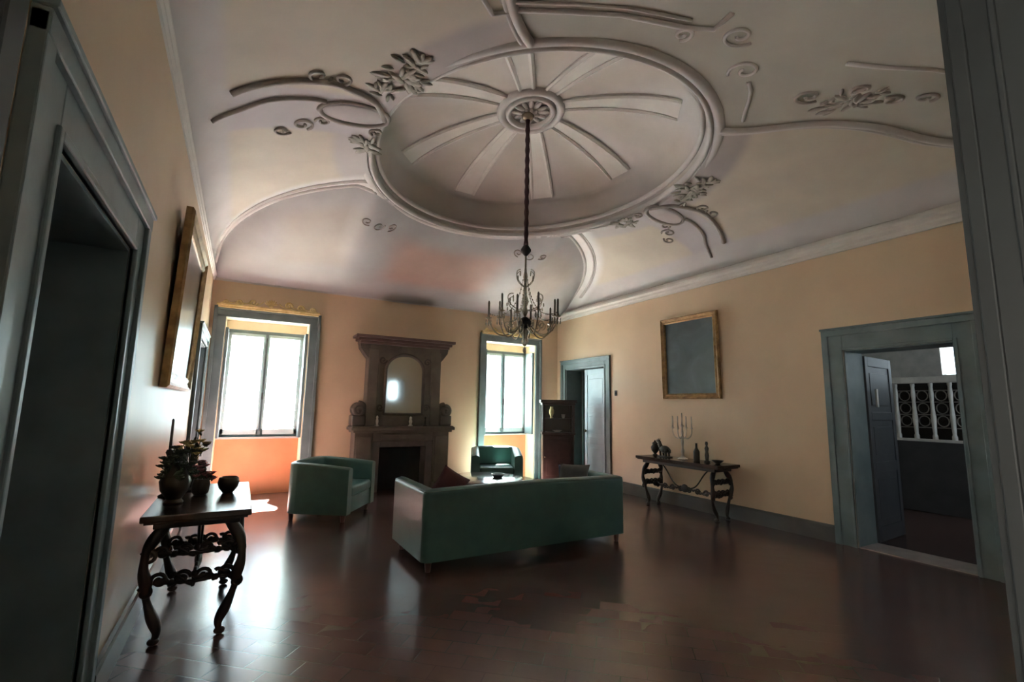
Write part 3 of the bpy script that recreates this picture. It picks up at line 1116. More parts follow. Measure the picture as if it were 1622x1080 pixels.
# stair balustrade beyond the doorway
t = thing('stair_balustrade', 'white painted balustrade on a dark parapet in the room beyond the right doorway', 'balustrade', (9.5, 3.2, 0))
bm = new_bm()
box(bm, -0.08, 0.16, -1.6, 0.62, 0.0, 1.08, 0.01)
link_obj('parapet', bm, M_darkdoor, t)
bm = new_bm()
box(bm, -0.06, 0.06, -1.6, 0.62, 2.0, 2.10, 0.012)
box(bm, -0.04, 0.04, -1.6, 0.62, 1.08, 1.12, 0.006)
link_obj('hand_rail', bm, M_white, t)
for k in range(9):
    yy = 0.56-0.235*k
    bm = new_bm()
    lathe(bm, [(0.034, 0), (0.034, 0.06), (0.024, 0.09), (0.030, 0.22), (0.036, 0.34), (0.026, 0.46), (0.024, 0.60), (0.032, 0.72), (0.024, 0.82), (0.030, 0.86), (0.030, 0.90)], 0, yy, 10, 1.11)
    link_obj('baluster', bm, M_white, t, smooth=True)
    if k < 8:
        bm = new_bm()
        for zz in (1.30, 1.50, 1.70, 1.88):
            sweep(bm, [(0, yy-0.02, zz), (0, yy-0.215, zz)], 0.007, 6)
        for q in range(3):
            pts = [(0, yy-0.118+0.07*math.cos(a*2*PI/16), 1.4+0.2*q+0.08*math.sin(a*2*PI/16)) for a in range(16)]
            sweep(bm, pts, 0.008, 6, closed=True)
        link_obj('iron_infill', bm, M_pewter, t, smooth=True)
bm = new_bm()
box(bm, 0.10, 0.14, -1.6, 0.62, 1.08, 2.02)  # dark board added so the gaps between the bars stay dark
link_obj('dark_backing', bm, M_soot_dark, t)


# ------------------------------------------------------------------ upholstery
def usweep(bm, pts, nrms, th, z0, ztops, rr=0.045):
    """wall-like cushion following pts (2D), thickness th inwards, rounded top"""
    prof_rings = []
    for (x, y), (nx, ny), zt in zip(pts, nrms, ztops):
        sec = [(0, z0), (0, zt-rr)]
        for k in range(1, 5):
            a = PI/2*k/4
            sec.append((rr-rr*math.cos(a), zt-rr+rr*math.sin(a)))
        sec.append((th/2, zt+0.006))
        for k in range(0, 5):
            a = PI/2*k/4
            sec.append((th-rr+rr*math.sin(a), zt-rr+rr*math.cos(a)))
        sec.append((th, z0))
        prof_rings.append([bm.verts.new((x-nx*s, y-ny*s, z)) for s, z in sec])
    for a, b in zip(prof_rings, prof_rings[1:]):
        k = len(a)
        for i in range(k):
            bm.faces.new((a[i], a[(i+1) % k], b[(i+1) % k], b[i]))
    bm.faces.new(prof_rings[0][::-1])
    bm.faces.new(prof_rings[-1])


def make_seat(name, label, cat, W, D, H, loc, rotz, th=0.13, cr=0.14, armdrop=0.06, seats=1, flare=0.0, group=None):
    t = thing(name, label, cat, loc, rotz, group)
    hw, hd = W/2, D/2
    z0 = 0.10
    def straight(p, q, n, nrm):
        return [((p[0]+(q[0]-p[0])*k/n, p[1]+(q[1]-p[1])*k/n), nrm) for k in range(n+1)]
    arml = straight((-hw, -hd), (-hw, hd-cr), 6, (-1, 0))
    back = [((-hw+cr-cr*math.cos(a), hd-cr+cr*math.sin(a)), (-math.cos(a), math.sin(a))) for a in [PI/2*k/5 for k in range(6)]]
    back += straight((-hw+cr, hd), (hw-cr, hd), 10, (0, 1))[1:]
    back += [((hw-cr+cr*math.sin(a), hd-cr+cr*math.cos(a)), (math.sin(a), math.cos(a))) for a in [PI/2*k/5 for k in range(1, 6)]]
    armr = straight((hw, hd-cr), (hw, -hd), 6, (1, 0))
    def ht(p):
        f = (p[1]+hd)/(D-cr)
        return H-armdrop*(1-min(1, f))**1.4+0.018*math.cos(min(1, abs(p[0])/hw)*PI/2)*(1 if p[1] > hd-cr else 0)
    for nm, path in (('armrest', arml), ('backrest', back), ('armrest', armr)):
        bm = new_bm()
        usweep(bm, [p for p, n in path], [n for p, n in path], th, z0, [ht(p) for p, n in path])
        o = link_obj(nm, bm, M_leather, t, smooth=True, auto=45)
        bm = new_bm()
        sweep(bm, [(p[0]-n[0]*0.012, p[1]-n[1]*0.012, ht(p)-0.018) for p, n in path], 0.008, 6)
        link_obj('piping', bm, M_piping, o, smooth=True)
    bm = new_bm()
    box(bm, -hw+th-0.005, hw-th+0.005, -hd+0.02, hd-th+0.005, z0, 0.30, 0.012)
    link_obj('seat_frame', bm, M_leather, t, smooth=True, auto=40)
    n = seats
    sw = (W-2*th)/n
    for k in range(n):
        bm = new_bm()
        box(bm, -hw+th+sw*k+0.004, -hw+th+sw*(k+1)-0.004, -hd+0.0, hd-th-0.02, 0.30, 0.44, 0.04, 4)
        link_obj('seat_cushion', bm, M_leather, t, smooth=True)
        if n > 1:
            bm = new_bm()
            box(bm, -hw+th+sw*k+0.006, -hw+th+sw*(k+1)-0.006, hd-th-0.15, hd-th-0.005, 0.43, H-0.06, 0.045, 4)
            link_obj('back_cushion', bm, M_leather, t, smooth=True)
    for sx in (-1, 1):
        for sy in (-1, 1):
            bm = new_bm()
            lathe(bm, [(0.022, 0), (0.026, 0.015), (0.032, 0.08), (0.036, 0.105)], sx*(hw-0.08), sy*(hd-0.08), 12)
            link_obj('leg', bm, M_wood2, t, smooth=True, auto=40)
    return t


make_seat('sofa', 'long dark green leather sofa seen from behind, its back to the camera', 'sofa', 2.43, 0.95, 0.73,
          (2.75, 4.745, 0), math.radians(180.5), th=0.14, cr=0.07, armdrop=0.0, seats=3)
make_seat('armchair', 'dark green leather tub armchair left of the sofa, near the left window', 'armchair', 0.95, 0.85, 0.73,
          (1.21, 7.10, 0), math.radians(56), th=0.13, cr=0.16, armdrop=0.05)
make_seat('armchair', 'dark green leather tub armchair facing the camera below the right window', 'armchair', 0.92, 0.80, 0.74,
          (4.22, 7.98, 0), math.radians(-24), th=0.15, cr=0.16, armdrop=0.10)


def make_cushion(name, label, m, loc, rot, w=0.42, h=0.42, t=0.13):
    bm = new_bm()
    N = 12
    g = {}
    for s in (-1, 1):
        for i in range(N+1):
            for j in range(N+1):
                u, v = i/N*2-1, j/N*2-1
                puff = (max(0, (1-u*u))*max(0, (1-v*v)))**0.42
                edge = 1-0.06*(1-abs(u))*0-0.07*(1-max(abs(u), abs(v)))*0
                x = u*w/2*(1-0.06*(1-v*v))
                z = v*h/2*(1-0.06*(1-u*u))
                if s == 1 and (i in (0, N) or j in (0, N)):
                    g[(s, i, j)] = g[(-1, i, j)]
                else:
                    g[(s, i, j)] = bm.verts.new((x, s*puff*t/2, z))
    for s in (-1, 1):
        for i in range(N):
            for j in range(N):
                bm.faces.new((g[(s, i, j)], g[(s, i+1, j)], g[(s, i+1, j+1)], g[(s, i, j+1)]))
    o = link_obj(name, bm, m, smooth=True)
    o.location = loc
    o.rotation_euler = rot
    tag(o, label, 'cushion')
    return o


make_cushion('cushion', 'maroon cushion standing on a point at the left end of the sofa', M_cush_red, (1.95, 4.70, 0.675), (math.radians(10), math.radians(30), math.radians(4)), 0.34, 0.34)
make_cushion('cushion', 'grey cushion rising above the right end of the sofa back', M_cush_grey, (3.54, 4.71, 0.652), (math.radians(10), math.radians(4), math.radians(-8)), 0.40, 0.39)
make_cushion('cushion', 'navy blue cushion beside the grey one in the right corner of the sofa', M_cush_blue, (3.70, 5.00, 0.622), (math.radians(8), 0, math.radians(-75)), 0.34, 0.33)

# ------------------------------------------------------------------ coffee table
t = thing('coffee_table', 'round low coffee table with a polished pale reflecting top behind the sofa', 'table', (3.28, 6.55, 0))
bm = new_bm()
lathe(bm, [(0.54, 0.0), (0.565, 0.008), (0.575, 0.022), (0.565, 0.036), (0.55, 0.04)], 0, 0, 56, 0.42)
link_obj('tabletop', bm, mat('polished_stone_top', (0.30, 0.26, 0.25), 0.12, (0.22, 0.18, 0.17), 6, spec=0.8, coat=0.6), t, smooth=True, auto=35)
bm = new_bm()
lathe(bm, [(0.50, 0), (0.50, 0.06)], 0, 0, 48, 0.36)
link_obj('apron', bm, M_wood2, t, smooth=True, auto=35)
for k in range(4):
    a = PI/4+k*PI/2
    bm = new_bm()
    ca, sa = math.cos(a), math.sin(a)
    pl = [(r*ca, r*sa, z) for r, z in ((0.42, 0.40), (0.46, 0.33), (0.45, 0.24), (0.40, 0.14), (0.39, 0.07), (0.43, 0.018))]
    sweep(bm, pl, [0.035, 0.034, 0.026, 0.02, 0.018, 0.018], 8)
    link_obj('leg', bm, M_wood2, t, smooth=True)
bm = new_bm()
lathe(bm, [(0.06, 0), (0.085, 0.03), (0.10, 0.05), (0.095, 0.05), (0.07, 0.025), (0.02, 0.015)], 0, 0, 24)
o = link_obj('bowl', bm, M_pewter, smooth=True)
o.location = (3.45, 6.45, 0.4605)
tag(o, 'small shallow pewter bowl on the round coffee table', 'bowl')


# ------------------------------------------------------------------ carved console tables
def console(name, label, loc, rotz, L, D, H, seedv=1):
    """length along local x, depth along local y; origin at the centre on the floor"""
    t = thing(name, label, 'table', loc, rotz)
    hl, hd = L/2, D/2
    bm = new_bm()
    box(bm, -hl, hl, -hd, hd, H-0.04, H, 0.008)
    box(bm, -hl+0.02, hl-0.02, -hd+0.02, hd-0.02, H-0.055, H-0.04, 0.004)
    link_obj('tabletop', bm, M_woodtop, t)
    bm = new_bm()
    box(bm, -hl+0.10, hl-0.10, -hd+0.06, hd-0.06, H-0.10, H-0.055, 0.006)
    link_obj('apron', bm, M_wood, t)
    for sx in (-1, 1):
        for sy in (-1, 1):
            bm = new_bm()
            x0 = sx*(hl-0.16)
            pl = []
            ctrl = [(0.0, 0.10, H-0.06), (0.005, 0.04, H-0.14), (0.02, -0.005, H*0.72), (0.03, -0.015, H*0.58), (0.02, 0.005, H*0.46),
                    (0.005, 0.01, H*0.36), (0.0, 0.045, H*0.22), (0.01, 0.085, H*0.10), (0.02, 0.075, 0.022)]
            pl = []
            for i in range(len(ctrl)-1):
                p0 = ctrl[max(i-1, 0)]; p1 = ctrl[i]; p2 = ctrl[i+1]; p3 = ctrl[min(i+2, len(ctrl)-1)]
                for s in range(5):
                    u = s/5
                    pl.append(tuple(0.5*((2*b)+(-a+c)*u+(2*a-5*b+4*c-d)*u*u+(-a+3*b-3*c+d)*u**3) for a, b, c, d in zip(p0, p1, p2, p3)))
            pl.append(ctrl[-1])
            n = len(pl)
            rad = [0.030+0.016*math.sin(i/n*PI*3.2)**2-0.010*(i/n) for i in range(n)]
            rad[-1] = 0.022
            pts = [(x0+sx*a*1.2, sy*(hd-0.05-b), z) for a, b, z in pl]
            sweep(bm, pts, rad, 10, flat=0.8)
            # carved curls on the leg
            for z, r in ((H*0.66, 0.045), (H*0.40, 0.040)):
                sp = spiral(sy*(hd-0.055), z, r, 0.008, 0.5, 1.4, 20)
                sweep(bm, [(x0+sx*0.03, a, b) for a, b in sp], 0.012, 6)
            ellipsoid(bm, (x0+sx*0.02, sy*(hd-0.125), 0.022), (0.034, 0.034, 0.022))
            link_obj('leg', bm, M_wood, t, smooth=True)
        # carved end frames between the legs, two bands
        for zc, amp in ((H*0.68, 0.030), (H*0.47, 0.038)):
            bm = new_bm()
            x0 = sx*(hl-0.15)
            n = 4
            w = (2*hd-0.12)/n
            for k in range(n):
                yc = -hd+0.06+w*(k+0.5)
                sgn = 1 if k % 2 else -1
                sweep(bm, [(x0, a, b) for a, b in spiral(yc, zc, amp*1.25, 0.010, 0 if sgn > 0 else PI, sgn*1.3, 20)], 0.013, 6)
                sweep(bm, bez((x0, yc-w/2, zc-amp), (x0, yc-w/4, zc+amp*sgn*1.6), (x0, yc+w/4, zc-amp*sgn*1.6), (x0, yc+w/2, zc+amp*0.6)), 0.014, 6)
                ellipsoid(bm, (x0, yc+w/2*0.9, zc+amp*0.5*sgn), (0.018, 0.022, 0.022), 8, 6)
            sweep(bm, [(x0, -hd+0.06, zc-amp*0.2), (x0, 0, zc-amp*0.75), (x0, hd-0.06, zc-amp*0.2)], 0.014, 6)
            link_obj('carved_end', bm, M_wood, t, smooth=True)
    # long carved stretcher with a central shell, and two wrought struts
    bm = new_bm()
    zs = H*0.42
    n = 8
    w = (2*hl-0.32)/n
    for k in range(n):
        xc = -hl+0.16+w*(k+0.5)
        sgn = 1 if k % 2 else -1
        sweep(bm, [(a, 0, b) for a, b in spiral(xc, zs, 0.045, 0.010, 0 if sgn > 0 else PI, sgn*1.3, 20)], 0.013, 6)
        sweep(bm, bez((xc-w/2, 0, zs), (xc-w/4, 0, zs+0.06*sgn), (xc+w/4, 0, zs-0.06*sgn), (xc+w/2, 0, zs)), 0.015, 6)
    ellipsoid(bm, (0, 0, zs+0.02), (0.07, 0.025, 0.06), 12, 8)
    link_obj('stretcher', bm, M_wood, t, smooth=True)
    for sx in (-1, 1):
        bm = new_bm()
        pts = bez((sx*0.05, 0, zs+0.03), (sx*hl*0.35, 0, zs+0.02), (sx*hl*0.35, 0, H-0.2), (sx*hl*0.6, 0, H-0.09), 18)
        sweep(bm, pts, 0.010, 6)
        link_obj('strut', bm, M_iron, t, smooth=True)
    return t


console('console_table', 'dark carved walnut console table against the left wall', (-0.165, 4.33, 0), math.radians(90), 1.26, 0.60, 0.80)
console('console_table', 'dark carved console table against the right wall under the square painting', (5.93, 5.12, 0), math.radians(-90), 1.55, 0.48, 0.76)


def vase(name, label, loc, prof, m, cat='vase', n=20, group=None):
    bm = new_bm()
    lathe(bm, prof, 0, 0, n)
    o = link_obj(name, bm, m, smooth=True, auto=60)
    o.location = loc
    tag(o, label, cat, group)
    return o


# flowers on the left console
def bouquet(label, loc, H, spread, mats, nst, seedv, vm, vprof):
    rnd = random.Random(seedv)
    t = thing('flower_vase', label, 'flowers', loc)
    bm = new_bm()
    lathe(bm, vprof, 0, 0, 20)
    link_obj('vase', bm, vm, t, smooth=True, auto=60)
    zt = vprof[-1][1]
    st = new_bm(); lv = new_bm(); fl = new_bm()
    for k in range(nst):
        a = rnd.uniform(0, 2*PI)
        r = spread*math.sqrt(rnd.random())
        h = H*rnd.uniform(0.55, 1.0)*(1-0.3*r/spread)
        tip = (r*math.cos(a), r*math.sin(a), h)
        sweep(st, bez((0.01*math.cos(a), 0.01*math.sin(a), zt-0.06), (0.02*math.cos(a), 0.02*math.sin(a), zt+0.05), (tip[0]*0.7, tip[1]*0.7, h-0.08), tip, 8), 0.003, 5)
        for q in range(3):
            f = rnd.uniform(0.5, 0.95)
            rot = Matrix.Rotation(rnd.uniform(0, 2*PI), 4, 'Z') @ Matrix.Rotation(rnd.uniform(-1.5, 1.5), 4, 'Y') @ Matrix.Rotation(rnd.uniform(-1, 1), 4, 'X')
            ellipsoid(lv, (tip[0]*f+rnd.uniform(-.02, .02), tip[1]*f+rnd.uniform(-.02, .02), zt+(h-zt)*f), (0.026, 0.013, 0.004), 8, 5, rot)
        for q in range(6):
            b = 2*PI*q/6
            rot = Matrix.Rotation(b, 4, 'Z') @ Matrix.Rotation(-0.5, 4, 'Y')
            ellipsoid(fl, (tip[0]+0.016*math.cos(b), tip[1]+0.016*math.sin(b), h), (0.020, 0.012, 0.006), 8, 5, rot)
        ellipsoid(fl, (tip[0], tip[1], h+0.004), (0.010, 0.010, 0.010), 8, 5)
    link_obj('stems', st, M_foliage, t, smooth=True)
    link_obj('leaves', lv, M_foliage, t, smooth=True)
    link_obj('blossoms', fl, mats, t, smooth=True)
    return t


vp1 = [(0.055, 0), (0.06, 0.01), (0.045, 0.03), (0.085, 0.09), (0.095, 0.15), (0.07, 0.21), (0.04, 0.25), (0.055, 0.28)]
vp2 = [(0.04, 0), (0.045, 0.01), (0.03, 0.03), (0.055, 0.08), (0.06, 0.13), (0.035, 0.19), (0.045, 0.22)]
bouquet('dark vase of dried leafy stems at the near end of the left console', (-0.34, 4.12, 0.8), 0.44, 0.12, M_foliage, 30, 3, M_bronze, vp1)
bouquet('vase of straw yellow flowers behind the dark vase on the left console', (-0.30, 4.62, 0.8), 0.55, 0.11, M_flower_y, 20, 8, M_bronze, vp2)
bouquet('low pot of dusty rose flowers between the two vases on the left console', (-0.20, 4.40, 0.8), 0.28, 0.08, M_flower_r, 16, 11, M_bronze, [(0.04, 0), (0.055, 0.02), (0.06, 0.08), (0.05, 0.12)])
t = thing('candlestick', 'slim dark candlestick with a tall taper beside the left wall', 'candlestick', (-0.42, 4.42, 0.8))
bm = new_bm()
lathe(bm, [(0.045, 0), (0.045, 0.01), (0.012, 0.03), (0.016, 0.10), (0.010, 0.16), (0.018, 0.22), (0.010, 0.28), (0.026, 0.32), (0.018, 0.34)], 0, 0, 16)
link_obj('stick', bm, M_bronze, t, smooth=True)
bm = new_bm()
lathe(bm, [(0.010, 0.33), (0.009, 0.56), (0.002, 0.57)], 0, 0, 10)
link_obj('candle', bm, M_candle, t, smooth=True)
vase('bowl', 'round black bowl at the middle of the left console', (-0.02, 4.42, 0.8),
     [(0.035, 0), (0.04, 0.008), (0.065, 0.04), (0.075, 0.08), (0.068, 0.115), (0.058, 0.122), (0.05, 0.10)], M_bronze, 'bowl')

# things on the right console
ZR = 0.76
t = thing('candelabrum', 'pale three-branched candelabrum at the middle of the right console', 'candelabrum', (5.98, 5.18, ZR))
bm = new_bm()
lathe(bm, [(0.075, 0), (0.075, 0.012), (0.03, 0.03), (0.016, 0.07), (0.028, 0.12), (0.012, 0.17), (0.022, 0.25), (0.012, 0.33), (0.02, 0.40), (0.012, 0.47), (0.028, 0.50), (0.02, 0.52)], 0, 0, 16)
link_obj('stem', bm, M_ivory, t, smooth=True)
for k in range(4):
    a = k*PI/2+0.3
    bm = new_bm()
    ca, sa = math.cos(a), math.sin(a)
    sweep(bm, [(r*ca, r*sa, z) for r, z in bez((0.01, 0.34, 0)[:2], (0.10, 0.26), (0.16, 0.36), (0.15, 0.46), 12)], 0.007, 6)
    lathe(bm, [(0.006, 0), (0.028, 0.015), (0.012, 0.02), (0.014, 0.05)], 0.15*ca, 0.15*sa, 12, 0.455)
    ar = link_obj('arm', bm, M_ivory, t, smooth=True)
    bm = new_bm()
    lathe(bm, [(0.010, 0), (0.009, 0.14), (0.002, 0.15)], 0.15*ca, 0.15*sa, 10, 0.50)
    link_obj('candle', bm, M_ivory, ar, smooth=True)
bm = new_bm()
lathe(bm, [(0.011, 0.515), (0.010, 0.69), (0.002, 0.70)], 0, 0, 10)
link_obj('candle', bm, M_ivory, t, smooth=True)


def figurine(label, loc, rz, s=1.0):
    t = bpy.data.objects.new('tmp', None)
    bm = new_bm()
    ellipsoid(bm, (0, 0, 0.105), (0.095, 0.05, 0.052))
    for x, y in ((-0.06, -0.025), (-0.06, 0.025), (0.06, -0.025), (0.06, 0.025)):
        sweep(bm, [(x, y, 0.10), (x+0.005, y, 0.055), (x, y, 0.012)], [0.022, 0.015, 0.014], 8)
    sweep(bm, [(0.07, 0, 0.12), (0.105, 0, 0.165), (0.12, 0, 0.205)], [0.034, 0.028, 0.024], 10)
    ellipsoid(bm, (0.14, 0, 0.21), (0.040, 0.022, 0.022))
    for y in (-0.014, 0.014):
        ellipsoid(bm, (0.118, y, 0.235), (0.006, 0.005, 0.014), 6, 5)
    sweep(bm, [(-0.09, 0, 0.12), (-0.12, 0, 0.10), (-0.125, 0, 0.06)], [0.012, 0.010, 0.004], 6)
    box(bm, -0.11, 0.11, -0.045, 0.045, 0, 0.014, 0.004)
    bmesh.ops.scale(bm, vec=(s, s, s), verts=bm.verts[:])
    o = link_obj('horse_figurine', bm, M_bronze, smooth=True, auto=60)
    o.location = loc
    o.rotation_euler = (0, 0, rz)
    bpy.data.objects.remove(t)
    return tag(o, label, 'figurine')


figurine('dark bronze animal figurine left of the candelabrum on the right console', (5.94, 5.50, ZR), math.radians(80), 1.15)
vase('urn', 'dark rounded urn at the left end of the right console', (6.0, 5.76, ZR), [(0.04, 0), (0.045, 0.012), (0.02, 0.03), (0.06, 0.08), (0.07, 0.13), (0.04, 0.18), (0.05, 0.20), (0.02, 0.22), (0.008, 0.245)], M_bronze, 'urn')
vase('bottle', 'tall dark bottle just right of the candelabrum on the right console', (5.95, 4.90, ZR), [(0.042, 0), (0.045, 0.01), (0.045, 0.14), (0.018, 0.19), (0.015, 0.25), (0.018, 0.26)], M_bronze, 'bottle')
vase('statuette', 'slender dark statuette toward the right end of the right console', (5.95, 4.72, ZR), [(0.040, 0), (0.040, 0.02), (0.022, 0.03), (0.030, 0.10), (0.020, 0.15), (0.030, 0.20), (0.012, 0.235), (0.022, 0.265), (0.014, 0.295)], M_bronze, 'statuette')
vase('dish', 'low dark dish at the right end of the right console', (5.92, 4.52, ZR), [(0.03, 0), (0.035, 0.01), (0.08, 0.045), (0.085, 0.05), (0.03, 0.02)], M_bronze, 'dish')


# ------------------------------------------------------------------ paintings
def picture(name, label, w, h, fw, fm, cm, loc, rotz, tilt, inner=None):
    """hangs facing local -y; origin at bottom centre"""
    t = thing(name, label, 'painting', loc, rotz)
    t.rotation_euler = (tilt, 0, rotz)
    prof = [(0, 0), (0, 0.045), (fw*0.15, 0.060), (fw*0.35, 0.040), (fw*0.6, 0.032), (fw*0.8, 0.045), (fw, 0.030), (fw, 0)]
    for (ax, az), (bx, bz) in (((-w/2, 0), (w/2, 0)), ((w/2, 0), (w/2, h)), ((w/2, h), (-w/2, h)), ((-w/2, h), (-w/2, 0))):
        bm = new_bm()
        ra, rb = [], []
        cx, cz = 0, h/2
        for i, (o_, d_) in enumerate(prof):
            for (px, pz), L in (((ax, az), ra), ((bx, bz), rb)):
                sx = 1 if px < 0 else -1
                sz = 1 if pz < h/2 else -1
                L.append(bm.verts.new((px+sx*o_, -d_, pz+sz*o_)))
        k = len(prof)
        for i in range(k):
            bm.faces.new((ra[i], ra[(i+1) % k], rb[(i+1) % k], rb[i]))
        bm.faces.new(ra[::-1]); bm.faces.new(rb)
        link_obj('frame', bm, fm, t)
    bm = new_bm()
    box(bm, -w/2+fw*0.9, w/2-fw*0.9, -0.018, -0.004, fw*0.9, h-fw*0.9)
    link_obj('canvas', bm, cm, t)
    return t


picture('framed_painting', 'large dark painting in a thick frame, leaning from the left wall', 1.74, 1.38, 0.13, M_gold2, M_canvas_a,
        (XL+0.008, 5.11, 1.60), math.radians(90), math.radians(1.6))
picture('framed_painting', 'nearly square dark blue painting in a gilt frame on the right wall above the console', 1.10, 1.33, 0.085, M_gold2, M_canvas_b,
        (XR-0.008, 5.15, 1.68), math.radians(-90), math.radians(1.0))

# ------------------------------------------------------------------ fireplace
FX, FY = 2.62, YB
t = thing('fireplace', 'tall grey-brown stone fireplace with carved overmantel between the windows', 'fireplace', (FX, FY, 0))


def FB(name, m, boxes, bev=0.008, parent=None):
    bm = new_bm()
    for (a, b, c, d, e, f) in boxes:
        box(bm, a, b, c, d, e, f, bev)
    return link_obj(name, bm, m, parent or t)


FB('jamb', M_stone, [(-0.86, -0.55, -0.34, 0, 0, 1.02), (-0.83, -0.58, -0.37, -0.34, 0.14, 0.95), (-0.88, -0.53, -0.39, 0, 0, 0.12)])
FB('jamb', M_stone, [(0.55, 0.86, -0.34, 0, 0, 1.02), (0.58, 0.83, -0.37, -0.34, 0.14, 0.95), (0.53, 0.88, -0.39, 0, 0, 0.12)])
FB('lintel', M_stone, [(-0.55, 0.55, -0.34, 0, 0.86, 1.02), (-0.40, 0.40, -0.36, -0.34, 0.89, 0.99)])
FB('surround', M_stonered, [(-0.55, -0.42, -0.31, 0, 0, 0.86), (0.42, 0.55, -0.31, 0, 0, 0.86), (-0.42, 0.42, -0.31, 0, 0.76, 0.86)])
FB('firebox', M_soot_dark, [(-0.42, 0.42, -0.03, -0.01, 0, 0.76)], 0)
FB('mantel_shelf', M_stone, [(-0.90, 0.90, -0.40, 0, 1.02, 1.06), (-0.94, 0.94, -0.44, 0, 1.06, 1.11), (-0.92, 0.92, -0.42, 0, 1.11, 1.13)])
# scrolled shoulders standing on the shelf
for sx in (-1, 1):
    bm = new_bm()
    sp = spiral(sx*0.80, 1.40, 0.10, 0.015, PI/2, -sx*1.5, 26)
    for yy in (-0.28, -0.20, -0.12):
        sweep(bm, [(a, yy, b) for a, b in sp], 0.040, 8)
    sweep(bm, bez((sx*0.80, -0.2, 1.50), (sx*0.66, -0.2, 1.50), (sx*0.68, -0.2, 1.30), (sx*0.74, -0.2, 1.16)), [0.07]*15, 8)
    box(bm, min(sx*0.68, sx*0.92), max(sx*0.68, sx*0.92), -0.32, -0.02, 1.13, 1.32, 0.03, 3)
    ellipsoid(bm, (sx*0.80, -0.2, 1.36), (0.075, 0.11, 0.075))
    link_obj('volute', bm, M_stone2, t, smooth=True, auto=50)
FB('overmantel', M_stone, [(-0.68, 0.68, -0.22, 0, 1.13, 2.60), (-0.68, -0.50, -0.27, -0.22, 1.13, 2.50), (0.50, 0.68, -0.27, -0.22, 1.13, 2.50)])
for sx in (-1, 1):
    bm = new_bm()
    prof = [(sx*0.66, 2.30), (sx*0.66, 2.62), (sx*0.84, 2.62), (sx*0.82, 2.50), (sx*0.73, 2.38)]
    f0 = [bm.verts.new((a, -0.02, b)) for a, b in prof]
    f1 = [bm.verts.new((a, -0.24, b)) for a, b in prof]
    k = len(prof)
    bm.faces.new(f0); bm.faces.new(f1[::-1])
    for i in range(k):
        bm.faces.new((f0[i], f0[(i+1) % k], f1[(i+1) % k], f1[i]))
    link_obj('bracket', bm, M_stone2, t)
FB('cornice', mat('dark_red_stone', (0.13, 0.075, 0.065), 0.5), [(-0.84, 0.84, -0.29, 0, 2.58, 2.63), (-0.88, 0.88, -0.32, 0, 2.63, 2.68), (-0.93, 0.93, -0.37, 0, 2.68, 2.73)])
# arched moulding and mirror
bm = new_bm()
arch = [(-0.36, 1.34), (-0.36, 1.9)] + [(-0.36*math.cos(a), 2.12+0.30*math.sin(a)) for a in [PI*k/16 for k in range(17)]] + [(0.36, 1.9), (0.36, 1.34)]
sweep(bm, [(a, -0.235, b) for a, b in arch], 0.030, 8, closed=True)
for sx in (-1, 1):
    for (cx, cz, r) in ((0.42, 2.30, 0.07), (0.43, 1.45, 0.07)):
        sweep(bm, [(a, -0.235, b) for a, b in spiral(sx*cx, cz, r, 0.01, 0, 1.4*sx, 20)], 0.016, 6)
link_obj('mirror_frame', bm, M_stone2, t, smooth=True)
bm = new_bm()
vs = [bm.verts.new((a, -0.226, b)) for a, b in arch]
bm.faces.new(vs)
r = bmesh.ops.extrude_face_region(bm, geom=bm.faces[:])
bmesh.ops.translate(bm, vec=(0, 0.004, 0), verts=[v for v in r['geom'] if isinstance(v, bmesh.types.BMVert)])
link_obj('mirror', bm, M_mirror, t)

vase('figurine', 'small ivory figurine at the left of the mantel shelf', (2.12, YB-0.36, 1.13), [(0.035, 0), (0.035, 0.02), (0.02, 0.03), (0.028, 0.09), (0.016, 0.13), (0.022, 0.155), (0.008, 0.18)], M_ivory, 'figurine')
vase('figurine', 'small ivory figurine near the centre of the mantel shelf', (2.72, YB-0.37, 1.13), [(0.040, 0), (0.040, 0.015), (0.02, 0.03), (0.032, 0.08), (0.02, 0.12), (0.026, 0.145), (0.008, 0.17)], M_ivory, 'figurine')
vase('candlestick', 'short dark candlestick at the right of the mantel shelf', (3.0, YB-0.36, 1.13), [(0.045, 0), (0.045, 0.012), (0.012, 0.03), (0.018, 0.07), (0.010, 0.12), (0.026, 0.15), (0.016, 0.165)], M_bronze, 'candlestick')


